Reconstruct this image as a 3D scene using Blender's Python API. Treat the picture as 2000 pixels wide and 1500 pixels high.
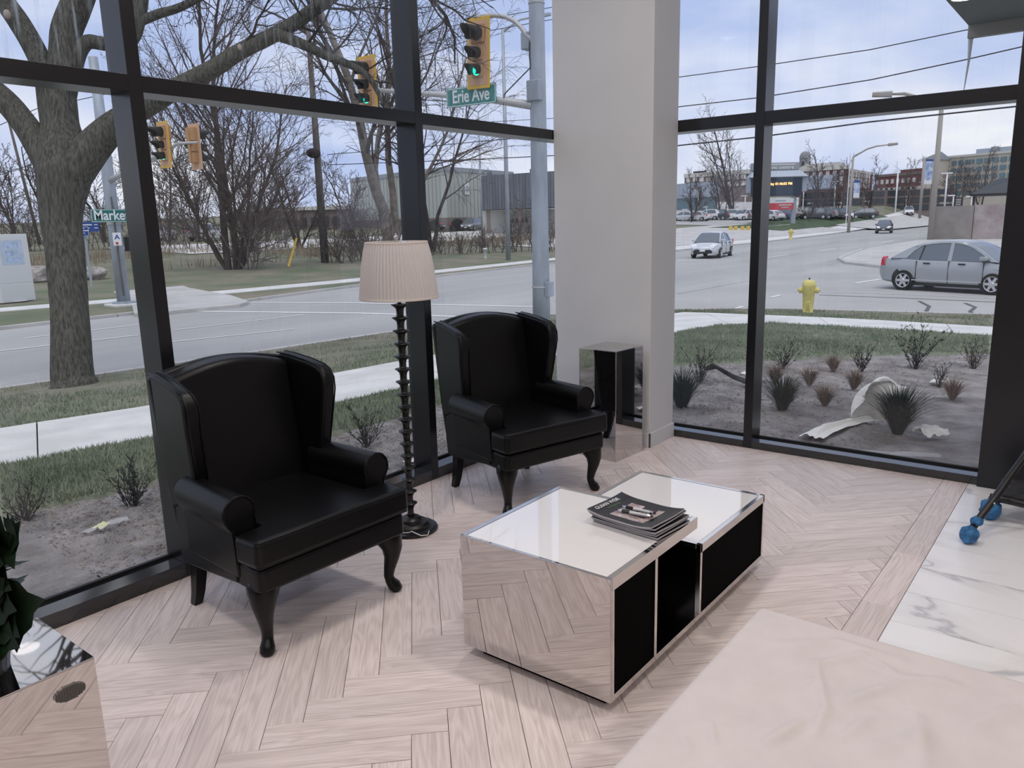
import bpy, bmesh, math, random
from mathutils import Vector, Matrix, noise
random.seed(7)
PI = math.pi
S = bpy.context.scene
COL = S.collection
for o_ in list(bpy.data.objects): bpy.data.objects.remove(o_)

# ------------------------------------------------------------------ camera
cd = bpy.data.cameras.new('camera'); cam = bpy.data.objects.new('camera', cd); COL.objects.link(cam)
cd.sensor_fit = 'HORIZONTAL'; cd.sensor_width = 36.0; cd.lens = 36.0*1513.17/2000; cd.clip_start = .02; cd.clip_end = 2000
_r = Vector((0.613127,-0.789615,-0.024159)); _u = Vector((0.176961,0.107476,0.978332)); _f = Vector((0.769909,0.604117,-0.205627))
cam.matrix_world = Matrix(((_r.x,_u.x,-_f.x,0.0),(_r.y,_u.y,-_f.y,0.0),(_r.z,_u.z,-_f.z,1.6),(0,0,0,1)))
S.camera = cam

# ------------------------------------------------------------------ sky
W = bpy.data.worlds.new('sky'); S.world = W; W.use_nodes = True
nt = W.node_tree; N = nt.nodes; L = nt.links; N.clear()
def _n(t, **k):
    n = N.new(t)
    for a, b in k.items(): setattr(n, a, b)
    return n
tc = _n('ShaderNodeTexCoord'); mp = _n('ShaderNodeMapping'); mp.inputs['Scale'].default_value = (1.0, 1.0, 2.6)
nz = _n('ShaderNodeTexNoise'); nz.inputs['Scale'].default_value = 2.6; nz.inputs['Detail'].default_value = 9; nz.inputs['Roughness'].default_value = .52; nz.inputs['Distortion'].default_value = .35
rp = _n('ShaderNodeValToRGB'); e = rp.color_ramp.elements
e[0].position = .37; e[0].color = (.47, .58, .88, 1); e[1].position = .66; e[1].color = (.93, .95, .99, 1)
k_ = e.new(.5); k_.color = (.66, .735, .94, 1)
bg = _n('ShaderNodeBackground'); bg.inputs['Strength'].default_value = 1.0; ow = _n('ShaderNodeOutputWorld')
L.new(tc.outputs['Generated'], mp.inputs['Vector']); L.new(mp.outputs['Vector'], nz.inputs['Vector'])
L.new(nz.outputs['Fac'], rp.inputs['Fac']); L.new(rp.outputs['Color'], bg.inputs['Color']); L.new(bg.outputs['Background'], ow.inputs['Surface'])

# ------------------------------------------------------------------ veiled sun, high behind the building
sd_ = bpy.data.lights.new('veiled_sun', 'SUN'); sd_.energy = 1.35; sd_.angle = math.radians(55); sd_.color = (1.0, .94, .84)
so_ = bpy.data.objects.new('veiled_sun', sd_); COL.objects.link(so_); so_.rotation_euler = Vector((.30, .24, -.92)).to_track_quat('-Z', 'Y').to_euler()

# ------------------------------------------------------------------ exposure
S.view_settings.view_transform = 'Standard'; S.view_settings.look = 'None'
S.view_settings.exposure = 0.0; S.view_settings.gamma = 1.0; S.view_settings.use_curve_mapping = False
S.cycles.max_bounces = 10; S.cycles.transparent_max_bounces = 16; S.cycles.caustics_reflective = True

# ------------------------------------------------------------------ materials
def mat(name, col, rough=.6, metal=0.0, spec=.5, var=0.0, vs=6.0, bump=0.0, bs=40.0, stretch=(1,1,1), col2=None, emit=0.0, alpha=1.0, coat=0.0, det=5, space='Object', rnd=0.0, world=False, bd=.02):
    m = bpy.data.materials.new(name); m.use_nodes = True
    t = m.node_tree; n = t.nodes; l = t.links; n.clear()
    out = n.new('ShaderNodeOutputMaterial'); b = n.new('ShaderNodeBsdfPrincipled'); l.new(b.outputs[0], out.inputs[0])
    b.inputs['Base Color'].default_value = (*col, 1); b.inputs['Roughness'].default_value = rough; b.inputs['Metallic'].default_value = metal
    b.inputs['Specular IOR Level'].default_value = spec; b.inputs['Alpha'].default_value = alpha; b.inputs['Coat Weight'].default_value = coat
    if coat: b.inputs['Coat Roughness'].default_value = .04
    if emit: b.inputs['Emission Color'].default_value = (*col, 1); b.inputs['Emission Strength'].default_value = emit
    if world:
        g = n.new('ShaderNodeNewGeometry'); src = g.outputs['Position']
    else:
        tc = n.new('ShaderNodeTexCoord'); src = tc.outputs[space]
    mp = n.new('ShaderNodeMapping'); mp.inputs['Scale'].default_value = stretch; l.new(src, mp.inputs['Vector'])
    m['src'] = 1
    if rnd:
        oi = n.new('ShaderNodeObjectInfo'); cx = n.new('ShaderNodeCombineXYZ')
        mu = n.new('ShaderNodeMath'); mu.operation = 'MULTIPLY'; mu.inputs[1].default_value = 57.0
        l.new(oi.outputs['Random'], mu.inputs[0]); l.new(mu.outputs[0], cx.inputs['X']); l.new(mu.outputs[0], cx.inputs['Y']); l.new(cx.outputs[0], mp.inputs['Location'])
    if var or col2:
        a = n.new('ShaderNodeTexNoise'); a.inputs['Scale'].default_value = vs; a.inputs['Detail'].default_value = det; a.inputs['Roughness'].default_value = .6
        l.new(mp.outputs[0], a.inputs['Vector'])
        r = n.new('ShaderNodeValToRGB'); l.new(a.outputs['Fac'], r.inputs['Fac'])
        c2 = col2 or tuple(min(1, c*(1+var)) for c in col); c1 = col if col2 else tuple(c*(1-var) for c in col)
        r.color_ramp.elements[0].position = .36; r.color_ramp.elements[0].color = (*c1, 1)
        r.color_ramp.elements[1].position = .64; r.color_ramp.elements[1].color = (*c2, 1)
        o = r.outputs['Color']
        if rnd:
            hs = n.new('ShaderNodeHueSaturation'); mr = n.new('ShaderNodeMapRange'); mr.inputs['To Min'].default_value = 1-rnd; mr.inputs['To Max'].default_value = 1+rnd
            l.new(oi.outputs['Random'], mr.inputs['Value']); l.new(mr.outputs[0], hs.inputs['Value']); l.new(o, hs.inputs['Color']); o = hs.outputs['Color']
        l.new(o, b.inputs['Base Color'])
    if bump:
        a2 = n.new('ShaderNodeTexNoise'); a2.inputs['Scale'].default_value = bs; a2.inputs['Detail'].default_value = 6
        l.new(mp.outputs[0], a2.inputs['Vector'])
        bp = n.new('ShaderNodeBump'); bp.inputs['Strength'].default_value = bump; bp.inputs['Distance'].default_value = bd
        l.new(a2.outputs['Fac'], bp.inputs['Height']); l.new(bp.outputs[0], b.inputs['Normal'])
    return m

def glass_mat(name, dirt, tint=(1, 1, 1), refl=.03):
    """thin clear pane: see-through, fresnel reflection, dried water streaks"""
    m = bpy.data.materials.new(name); m.use_nodes = True
    t = m.node_tree; n = t.nodes; l = t.links; n.clear()
    out = n.new('ShaderNodeOutputMaterial'); tr = n.new('ShaderNodeBsdfTransparent'); tr.inputs[0].default_value = (*tint, 1)
    gl = n.new('ShaderNodeBsdfGlossy'); gl.inputs['Roughness'].default_value = .0
    lw = n.new('ShaderNodeLayerWeight'); lw.inputs['Blend'].default_value = .5
    pw = n.new('ShaderNodeMath'); pw.operation = 'POWER'; pw.inputs[1].default_value = 5.0; l.new(lw.outputs['Facing'], pw.inputs[0])
    fr = n.new('ShaderNodeMath'); fr.operation = 'MULTIPLY_ADD'; fr.inputs[1].default_value = .9; fr.inputs[2].default_value = .045; l.new(pw.outputs[0], fr.inputs[0])
    mx = n.new('ShaderNodeMixShader'); l.new(fr.outputs[0], mx.inputs[0]); l.new(tr.outputs[0], mx.inputs[1]); l.new(gl.outputs[0], mx.inputs[2])
    last = mx.outputs[0]
    if dirt:
        g = n.new('ShaderNodeNewGeometry'); mp = n.new('ShaderNodeMapping'); mp.inputs['Scale'].default_value = (26, 26, 1.6); l.new(g.outputs['Position'], mp.inputs['Vector'])
        a = n.new('ShaderNodeTexNoise'); a.inputs['Scale'].default_value = 1.6; a.inputs['Detail'].default_value = 6; a.inputs['Roughness'].default_value = .65; l.new(mp.outputs[0], a.inputs['Vector'])
        b = n.new('ShaderNodeTexNoise'); b.inputs['Scale'].default_value = 1.3; b.inputs['Detail'].default_value = 3; l.new(g.outputs['Position'], b.inputs['Vector'])
        r1 = n.new('ShaderNodeMapRange'); r1.inputs['From Min'].default_value = .52; r1.inputs['From Max'].default_value = .74; l.new(a.outputs['Fac'], r1.inputs['Value'])
        r2 = n.new('ShaderNodeMapRange'); r2.inputs['From Min'].default_value = .46; r2.inputs['From Max'].default_value = .68; l.new(b.outputs['Fac'], r2.inputs['Value'])
        mu = n.new('ShaderNodeMath'); mu.operation = 'MULTIPLY'; l.new(r1.outputs[0], mu.inputs[0]); l.new(r2.outputs[0], mu.inputs[1])
        m2 = n.new('ShaderNodeMath'); m2.operation = 'MULTIPLY_ADD'; m2.inputs[1].default_value = dirt; m2.inputs[2].default_value = .012; l.new(mu.outputs[0], m2.inputs[0])
        df = n.new('ShaderNodeBsdfTranslucent'); df.inputs[0].default_value = (.85, .87, .9, 1)
        m3 = n.new('ShaderNodeMixShader'); l.new(m2.outputs[0], m3.inputs[0]); l.new(last, m3.inputs[1]); l.new(df.outputs[0], m3.inputs[2]); last = m3.outputs[0]
    l.new(last, out.inputs[0])
    return m

def wood_mat(name, c1, c2, rnd):
    m = bpy.data.materials.new(name); m.use_nodes = True
    t = m.node_tree; n = t.nodes; l = t.links; n.clear()
    out = n.new('ShaderNodeOutputMaterial'); b = n.new('ShaderNodeBsdfPrincipled'); l.new(b.outputs[0], out.inputs[0])
    b.inputs['Roughness'].default_value = .42; b.inputs['Specular IOR Level'].default_value = .35
    tc = n.new('ShaderNodeTexCoord'); oi = n.new('ShaderNodeObjectInfo')
    mu = n.new('ShaderNodeMath'); mu.operation = 'MULTIPLY'; mu.inputs[1].default_value = 91.0; l.new(oi.outputs['Random'], mu.inputs[0])
    cx = n.new('ShaderNodeCombineXYZ'); l.new(mu.outputs[0], cx.inputs['X']); l.new(mu.outputs[0], cx.inputs['Y']); l.new(mu.outputs[0], cx.inputs['Z'])
    ad = n.new('ShaderNodeVectorMath'); ad.operation = 'ADD'; l.new(tc.outputs['Object'], ad.inputs[0]); l.new(cx.outputs[0], ad.inputs[1])
    mp = n.new('ShaderNodeMapping'); mp.inputs['Scale'].default_value = (1.1, 9.0, 1.0); l.new(ad.outputs[0], mp.inputs['Vector'])
    big = n.new('ShaderNodeTexNoise'); big.inputs['Scale'].default_value = 1.5; big.inputs['Detail'].default_value = 2; big.inputs['Distortion'].default_value = .6; l.new(mp.outputs[0], big.inputs['Vector'])
    ml = n.new('ShaderNodeMath'); ml.operation = 'MULTIPLY'; ml.inputs[1].default_value = 16.0; l.new(big.outputs['Fac'], ml.inputs[0])
    fr = n.new('ShaderNodeMath'); fr.operation = 'PINGPONG'; fr.inputs[1].default_value = 1.0; l.new(ml.outputs[0], fr.inputs[0])
    mp2 = n.new('ShaderNodeMapping'); mp2.inputs['Scale'].default_value = (4.0, 130.0, 1.0); l.new(ad.outputs[0], mp2.inputs['Vector'])
    fine = n.new('ShaderNodeTexNoise'); fine.inputs['Scale'].default_value = 1.0; fine.inputs['Detail'].default_value = 4; l.new(mp2.outputs[0], fine.inputs['Vector'])
    mx = n.new('ShaderNodeMath'); mx.operation = 'MULTIPLY_ADD'; mx.inputs[1].default_value = .34; l.new(fr.outputs[0], mx.inputs[0]); l.new(fine.outputs['Fac'], mx.inputs[2])
    r = n.new('ShaderNodeValToRGB'); r.color_ramp.elements[0].position = .38; r.color_ramp.elements[0].color = (*c1, 1); r.color_ramp.elements[1].position = .86; r.color_ramp.elements[1].color = (*c2, 1)
    l.new(mx.outputs[0], r.inputs['Fac'])
    hs = n.new('ShaderNodeHueSaturation'); mr = n.new('ShaderNodeMapRange'); mr.inputs['To Min'].default_value = 1-rnd; mr.inputs['To Max'].default_value = 1+rnd
    l.new(oi.outputs['Random'], mr.inputs['Value']); l.new(mr.outputs[0], hs.inputs['Value']); l.new(r.outputs['Color'], hs.inputs['Color']); l.new(hs.outputs['Color'], b.inputs['Base Color'])
    bp = n.new('ShaderNodeBump'); bp.inputs['Strength'].default_value = .08; bp.inputs['Distance'].default_value = .004; l.new(fine.outputs['Fac'], bp.inputs['Height']); l.new(bp.outputs[0], b.inputs['Normal'])
    return m

def marble_mat(name):
    m = bpy.data.materials.new(name); m.use_nodes = True
    t = m.node_tree; n = t.nodes; l = t.links; n.clear()
    out = n.new('ShaderNodeOutputMaterial'); b = n.new('ShaderNodeBsdfPrincipled'); l.new(b.outputs[0], out.inputs[0]); b.inputs['Roughness'].default_value = .28
    g = n.new('ShaderNodeNewGeometry'); oi = n.new('ShaderNodeObjectInfo')
    mu = n.new('ShaderNodeMath'); mu.operation = 'MULTIPLY'; mu.inputs[1].default_value = 31.0; l.new(oi.outputs['Random'], mu.inputs[0])
    cx = n.new('ShaderNodeCombineXYZ'); l.new(mu.outputs[0], cx.inputs['X']); l.new(mu.outputs[0], cx.inputs['Y'])
    ad = n.new('ShaderNodeVectorMath'); ad.operation = 'ADD'; l.new(g.outputs['Position'], ad.inputs[0]); l.new(cx.outputs[0], ad.inputs[1])
    mp = n.new('ShaderNodeMapping'); mp.inputs['Rotation'].default_value = (0, 0, .7); mp.inputs['Scale'].default_value = (1, .42, 1); l.new(ad.outputs[0], mp.inputs['Vector'])
    a = n.new('ShaderNodeTexNoise'); a.inputs['Scale'].default_value = 1.15; a.inputs['Detail'].default_value = 6; a.inputs['Distortion'].default_value = 1.0; l.new(mp.outputs[0], a.inputs['Vector'])
    s = n.new('ShaderNodeMath'); s.operation = 'SUBTRACT'; s.inputs[1].default_value = .5; l.new(a.outputs['Fac'], s.inputs[0])
    ab = n.new('ShaderNodeMath'); ab.operation = 'ABSOLUTE'; l.new(s.outputs[0], ab.inputs[0])
    r = n.new('ShaderNodeValToRGB'); r.color_ramp.elements[0].position = 0; r.color_ramp.elements[0].color = (.50, .50, .52, 1); r.color_ramp.elements[1].position = .012; r.color_ramp.elements[1].color = (.78, .77, .77, 1)
    q = r.color_ramp.elements.new(.07); q.color = (.86, .855, .86, 1)
    l.new(ab.outputs[0], r.inputs['Fac']); l.new(r.outputs[0], b.inputs['Base Color'])
    return m

M = {}
M['frame'] = mat('black anodised aluminium', (.010, .0105, .013), .24, .0, .5)
M['sill'] = mat('gloss black sill cap', (.012, .013, .016), .10, .0, .9)
M['gasket'] = mat('black rubber', (.006, .006, .006), .7)
M['glass_low'] = glass_mat('window glass', .10)
M['glass_high'] = glass_mat('streaked window glass', .6)
M['white_wall'] = mat('white painted drywall', (.58, .585, .595), .7, var=.015, vs=3, bump=.03, bs=120)
M['ceiling'] = mat('white ceiling paint', (.78, .77, .76), .8)
M['backwall'] = mat('warm grey paint', (.50, .46, .44), .8)
M['plank'] = wood_mat('pale limed oak', (.575, .49, .46), (.735, .645, .615), .09)
M['subfloor'] = mat('dark grout', (.16, .13, .11), .8)
M['marble'] = marble_mat('white veined marble')
M['leather'] = mat('black leather', (.0025, .0025, .003), .36, 0, .28, bump=.04, bs=220)
M['leather_pipe'] = mat('black leather piping', (.002, .002, .0025), .35, 0, .25)
M['blackwood'] = mat('black lacquered wood', (.0035, .0035, .004), .28, 0, .3)
M['satinblack'] = mat('satin black turned metal', (.006, .006, .006), .33, 0, .5, bump=.03, bs=60)
M['mirror'] = mat('mirror glass', (.60, .575, .56), .025, 1.0)
M['steel'] = mat('polished stainless steel', (.74, .71, .69), .10, 1.0)
M['white_glass'] = mat('white back painted glass', (.80, .785, .775), .03, 0, .5, coat=1.0)
M['black_glass'] = mat('black glass', (.002, .002, .0025), .06, 0, .5)
M['black_matte'] = mat('black laminate', (.0008, .0008, .0008), .7, 0, .03)
M['chrome'] = mat('chrome', (.8, .8, .8), .12, 1.0)

# ------------------------------------------------------------------ mesh helpers
class MB:
    def __init__(s): s.v = []; s.f = []
    def add(s, vs, fs):
        o = len(s.v); s.v += [tuple(p) for p in vs]; s.f += [tuple(i+o for i in q) for q in fs]; return s
    def box(s, x0, x1, y0, y1, z0, z1):
        return s.add([(x0,y0,z0),(x1,y0,z0),(x1,y1,z0),(x0,y1,z0),(x0,y0,z1),(x1,y0,z1),(x1,y1,z1),(x0,y1,z1)],
                     [(0,3,2,1),(4,5,6,7),(0,1,5,4),(1,2,6,5),(2,3,7,6),(3,0,4,7)])
    def prism(s, poly, a, b, fn=None):
        """poly of 2D points; fn(p,q,t) -> 3D, extruded t from a to b"""
        fn = fn or (lambda p, q, t: (p, q, t)); n = len(poly)
        vs = [fn(p[0], p[1], a) for p in poly]+[fn(p[0], p[1], b) for p in poly]
        fs = [tuple(range(n-1, -1, -1)), tuple(range(n, 2*n))]+[(i, (i+1) % n, (i+1) % n+n, i+n) for i in range(n)]
        return s.add(vs, fs)
    def tube(s, pts, rad, n=6, cap=True):
        P = [Vector(p) for p in pts]
        if not hasattr(rad, '__len__'): rad = [rad]*len(P)
        vs = []; fs = []; up = None
        for i, p in enumerate(P):
            d = (P[min(i+1, len(P)-1)]-P[max(i-1, 0)])
            if d.length < 1e-9: d = Vector((0, 0, 1))
            d.normalize()
            if up is None:
                up = Vector((0, 0, 1)) if abs(d.z) < .9 else Vector((1, 0, 0))
            up = (up-d*up.dot(d))
            if up.length < 1e-6: up = d.orthogonal()
            up.normalize(); sd = d.cross(up)
            for k in range(n):
                a = 2*PI*k/n; vs.append(p+(up*math.cos(a)+sd*math.sin(a))*rad[i])
        for i in range(len(P)-1):
            for k in range(n):
                a = i*n+k; b = i*n+(k+1) % n; fs.append((a, b, b+n, a+n))
        if cap: fs += [tuple(range(n-1, -1, -1)), tuple(range((len(P)-1)*n, len(P)*n))]
        return s.add(vs, fs)
    def lathe(s, prof, n=24, c=(0, 0, 0), cap=True):
        vs = []; fs = []
        for r, z in prof:
            for k in range(n): a = 2*PI*k/n; vs.append((c[0]+r*math.cos(a), c[1]+r*math.sin(a), c[2]+z))
        for i in range(len(prof)-1):
            for k in range(n): a = i*n+k; b = i*n+(k+1) % n; fs.append((a, b, b+n, a+n))
        if cap: fs += [tuple(range(n-1, -1, -1)), tuple(range((len(prof)-1)*n, len(prof)*n))]
        return s.add(vs, fs)
    def ell(s, c, r, nu=12, nv=8):
        prof = [(max(1e-4, math.sin(PI*i/nv)), -math.cos(PI*i/nv)) for i in range(nv+1)]
        t = MB().lathe(prof, nu); return s.add([(c[0]+p[0]*r[0], c[1]+p[1]*r[1], c[2]+p[2]*r[2]) for p in t.v], t.f)
    def grid(s, fn, nu, nv):
        vs = [fn(i/nu, j/nv) for j in range(nv+1) for i in range(nu+1)]
        fs = [(j*(nu+1)+i, j*(nu+1)+i+1, (j+1)*(nu+1)+i+1, (j+1)*(nu+1)+i) for j in range(nv) for i in range(nu)]
        return s.add(vs, fs)
    def xf(s, mx): s.v = [tuple(mx @ Vector(p)) for p in s.v]; return s
    def build(s, name, m, parent=None, smooth=False, bevel=0, seg=2, sub=0, fix=True, loc=None, rot=None):
        me = bpy.data.meshes.new(name); me.from_pydata(s.v, [], s.f)
        if fix:
            b = bmesh.new(); b.from_mesh(me); bmesh.ops.recalc_face_normals(b, faces=b.faces); b.to_mesh(me); b.free()
        me.materials.append(M[m] if isinstance(m, str) else m)
        if smooth: me.polygons.foreach_set('use_smooth', [True]*len(me.polygons))
        me.update()
        o = bpy.data.objects.new(name, me); COL.objects.link(o)
        if parent: o.parent = parent
        if loc: o.location = loc
        if rot is not None: o.rotation_euler = rot if hasattr(rot, '__len__') else (0, 0, rot)
        if bevel:
            md = o.modifiers.new('bevel', 'BEVEL'); md.width = bevel; md.segments = seg; md.limit_method = 'ANGLE'; md.angle_limit = .6
            me.polygons.foreach_set('use_smooth', [True]*len(me.polygons))
            md.harden_normals = True
        if sub:
            md = o.modifiers.new('sub', 'SUBSURF'); md.levels = sub; md.render_levels = sub
        return o

def tag(o, label=None, cat=None, group=None, kind=None):
    if label: o['label'] = label
    if cat: o['category'] = cat
    if group: o['group'] = group
    if kind: o['kind'] = kind
    return o
def thing(name, label, cat, loc=(0, 0, 0), rz=0, group=None, kind=None):
    o = bpy.data.objects.new(name, None); COL.objects.link(o); o.empty_display_size = .1
    o.location = loc; o.rotation_euler = (0, 0, rz); return tag(o, label, cat, group, kind)
def copy_tree(o, parent=None):
    c = o.copy(); COL.objects.link(c); c.parent = parent
    for ch in list(o.children): copy_tree(ch, c)
    return c
def ext(name, text, size, m, parent, mx, depth=.004, align='CENTER', sx=1.0, bold=.018):
    """raised lettering as a mesh part"""
    cu = bpy.data.curves.new(name, 'FONT'); cu.body = text; cu.size = size; cu.extrude = depth; cu.align_x = align; cu.align_y = 'CENTER'; cu.offset = bold*size
    t = bpy.data.objects.new(name, cu); COL.objects.link(t)
    dg = bpy.context.evaluated_depsgraph_get(); me = bpy.data.meshes.new_from_object(t.evaluated_get(dg))
    bpy.data.objects.remove(t); bpy.data.curves.remove(cu)
    me.transform(mx @ Matrix.Diagonal((sx, 1, 1, 1))); me.materials.clear(); me.materials.append(M[m])
    o = bpy.data.objects.new(name, me); COL.objects.link(o); o.parent = parent; return o
def basis(o, xa, ya):
    """matrix whose local x,y run along xa,ya from origin o"""
    x = Vector(xa).normalized(); y = Vector(ya).normalized(); z = x.cross(y)
    return Matrix(((x.x, y.x, z.x, o[0]), (x.y, y.y, z.y, o[1]), (x.z, y.z, z.z, o[2]), (0, 0, 0, 1)))
def clip_poly(poly, nx, ny, c):
    """keep nx*x+ny*y <= c"""
    out = []
    for i in range(len(poly)):
        a = poly[i]; b = poly[(i+1) % len(poly)]; da = nx*a[0]+ny*a[1]-c; db = nx*b[0]+ny*b[1]-c
        if da <= 0: out.append(a)
        if (da < 0 < db) or (db < 0 < da):
            t = da/(da-db); out.append((a[0]+(b[0]-a[0])*t, a[1]+(b[1]-a[1])*t))
    return out
def area(p): return .5*sum(p[i][0]*p[(i+1) % len(p)][1]-p[(i+1) % len(p)][0]*p[i][1] for i in range(len(p)))

# ================================================================== THE ROOM
XR, YL, XB, YB, HC = 5.13, 3.31, -5.0, -5.0, 4.2      # inner window lines, back walls, ceiling height
XG, YG = XR+.136, YL+.136                              # glass planes
fl = MB().box(XB, XR+.2, YB, YL+.2, -.25, -.014).build('floor', 'subfloor'); tag(fl, kind='structure')
# herringbone planks, 45 degrees to the walls
PW, PL, NPL = .1187, .5935, 5
s2 = math.sqrt(.5); gap = .0009
ox, oy = 2.0177, 1.1283                                # a known plank corner
def plank_mesh(poly, name='plank', zt=0.0, zb=-.016):
    c = .0012; n = len(poly)
    cxm = sum(p[0] for p in poly)/n; cym = sum(p[1] for p in poly)/n
    def ins(p, d):
        v = Vector((cxm-p[0], cym-p[1])); l_ = v.length or 1; return (p[0]+v.x/l_*d, p[1]+v.y/l_*d)
    vs = [(p[0], p[1], zb) for p in poly]+[(p[0], p[1], zt-c) for p in poly]+[(*ins(p, c*1.4), zt) for p in poly]
    fs = [tuple(range(2*n, 3*n))]
    for i in range(n):
        j = (i+1) % n; fs += [(i, j, j+n, i+n), (i+n, j+n, j+2*n, i+2*n)]
    me = bpy.data.meshes.new(name); me.from_pydata(vs, [], fs); me.materials.append(M['plank']); return me
base_poly = [(gap, gap), (PL-gap, gap), (PL-gap, PW-gap), (gap, PW-gap)]
full_mesh = plank_mesh(base_poly)
YBORD0, YBORD1 = .58, .712
def put_plank(uo, vo, vert):
    # (u,v) rotated 45 deg; the plank's own length runs along u (or v when vert)
    u0 = Vector((s2, s2)); v0 = Vector((-s2, s2)); O = Vector((ox, oy))
    if not vert: org = O+u0*uo+v0*vo; ang = PI/4
    else: org = O+u0*(uo+PW)+v0*vo; ang = 3*PI/4          # local x along v, local y along -u
    ca, sa = math.cos(ang), math.sin(ang)
    wp = [(org.x+ca*p[0]-sa*p[1], org.y+sa*p[0]+ca*p[1]) for p in base_poly]
    q = wp
    for nx, ny, c in ((0, -1, -(YBORD1+gap)), (0, 1, YL+.03), (1, 0, XR+.03), (-1, 0, .6)): q = clip_poly(q, nx, ny, c) if len(q) > 2 else []
    if len(q) < 3 or abs(area(q)) < 2e-4: return
    if len(q) == 4 and max(abs(a[0]-b[0])+abs(a[1]-b[1]) for a, b in zip(q, wp)) < 1e-6: me = full_mesh
    else:
        lp = [(ca*(p[0]-org.x)+sa*(p[1]-org.y), -sa*(p[0]-org.x)+ca*(p[1]-org.y)) for p in q]; me = plank_mesh(lp)
    o = bpy.data.objects.new('plank', me); COL.objects.link(o); o.parent = fl; o.location = (org.x, org.y, 0); o.rotation_euler = (0, 0, ang)
for j in range(-60, 60):
    for m_ in range(-6, 7):
        put_plank((-j+2*NPL*m_)*PW, (j)*PW, False)
for c in range(-60, 60):
    for m_ in range(-6, 7):
        # column c: rows r with (-r+2n*m+n) <= c <= (-r+2n*m+2n-1)
        r0 = 2*NPL*m_+NPL-c
        put_plank(c*PW, r0*PW, True)
# plank border beside the tiles
xj = [-.6, .35, .95, 1.5, 2.05, 2.68, 3.267, 3.86, 4.458, XR+.03]
for a, b in zip(xj[:-1], xj[1:]):
    me = plank_mesh([(0, gap), (b-a-gap, gap), (b-a-gap, YBORD1-YBORD0-gap), (0, YBORD1-YBORD0-gap)], 'border_plank')
    o = bpy.data.objects.new('border_plank', me); COL.objects.link(o); o.parent = fl; o.location = (a, YBORD0, 0)
# marble tiles
tg = .0015; tw = .297
for i in range(-2, 18):
    x0 = 3.152+tw*(i-11); 
    if x0 > XR: continue
    x1 = min(x0+tw, XR+.03)
    for jj in range(3):
        y1 = YBORD0-jj*1.2; y0 = y1-1.2
        if jj == 0 and i % 2: y0 = y1-.6
        if jj > 0 and i % 2: y1 += .6; y0 += .6
        me = plank_mesh([(tg, tg), (x1-x0-tg, tg), (x1-x0-tg, y1-y0-tg), (tg, y1-y0-tg)], 'tile'); me.materials[0] = M['marble']
        o = bpy.data.objects.new('tile', me); COL.objects.link(o); o.parent = fl; o.location = (x0, y0, 0)

# ---- glazing along the avenue side (window_1) and along the side street (window_2)
SH, MW, TR0, TR1 = .069, .060, 2.165, 2.231
w1 = thing('window_1', None, None, kind='structure')
mull = [1.738+1.667*k for k in range(-4, 2)]
for x in mull:
    MB().box(x-MW/2, x+MW/2, YL, YG+.025, 0, HC).build('mullion', 'frame', w1, bevel=.002)
xs = [XB]+mull+[XG+.025]
for a, b in zip(xs[:-1], xs[1:]):
    l_, r_ = a+(MW/2 if a > XB else 0), b-(MW/2 if b < 5 else .0)
    MB().box(l_, r_, YL, YG+.025, TR0, TR1).build('transom', 'frame', w1, bevel=.002)
    MB().box(l_, r_, YL, YG+.025, -.02, SH).build('sill', 'sill', w1, bevel=.002)
    MB().box(l_, r_, YG-.008, YG+.012, SH, SH+.012).build('gasket', 'gasket', w1)
    for z0, z1, g in ((SH, TR0, 'glass_low'), (TR1, HC, 'glass_high')):
        MB().add([(l_, YG, z0), (r_, YG, z0), (r_, YG, z1), (l_, YG, z1)], [(0, 1, 2, 3)]).build('pane', g, w1)
w2 = thing('window_2', None, None, kind='structure')
mul2 = [1.94]
for y in mul2: MB().box(XR, XG+.025, y-MW/2, y+MW/2, 0, HC).build('mullion', 'frame', w2, bevel=.002)
for a, b in ((.535, 1.91), (1.97, YL)):
    MB().box(XR, XG+.025, a, b, TR0+.008, TR1+.02).build('transom', 'frame', w2, bevel=.002)
    MB().box(XR, XG+.025, a, b, -.02, .052).build('sill', 'sill', w2, bevel=.002)
    MB().box(XG-.008, XG+.012, a, b, .052, .064).build('gasket', 'gasket', w2)
    for z0, z1, g in ((.052, TR0+.008, 'glass_low'), (TR1+.02, HC, 'glass_low')):
        MB().add([(XG, a, z0), (XG, b, z0), (XG, b, z1), (XG, a, z1)], [(0, 1, 2, 3)]).build('pane', g, w2)
MB().box(XR-.03, XG+.025, .2, .535, 0, HC).build('corner_post', 'frame', w2, bevel=.003)
# ---- white corner column with its base board
wc = tag(MB().box(4.765, 5.128, 2.512, 3.306, -.0, HC).build('wall_corner', 'white_wall', bevel=.004), kind='structure')
MB().box(4.753, 4.765, 2.50, YL, 0, .105).build('baseboard_corner', 'white_wall', wc, bevel=.002)
MB().box(4.753, XR, 2.50, 2.512, 0, .105).build('baseboard_corner', 'white_wall', wc, bevel=.002)
# ---- the rest of the room, behind the viewer
tag(MB().box(XR, XR+.2, YB, .2, -.02, HC).build('wall_right', 'backwall'), kind='structure')
tag(MB().box(XB-.2, XB, YB-.2, YG+.025, -.02, HC).build('wall_back', 'backwall'), kind='structure')
tag(MB().box(XB, XR+.2, YB-.2, YB, -.02, HC).build('wall_side', 'backwall'), kind='structure')
tag(MB().box(XB-.2, XR+.35, YB-.2, YL+.25, HC, HC+.25).build('ceiling', 'ceiling'), kind='structure')
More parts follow.
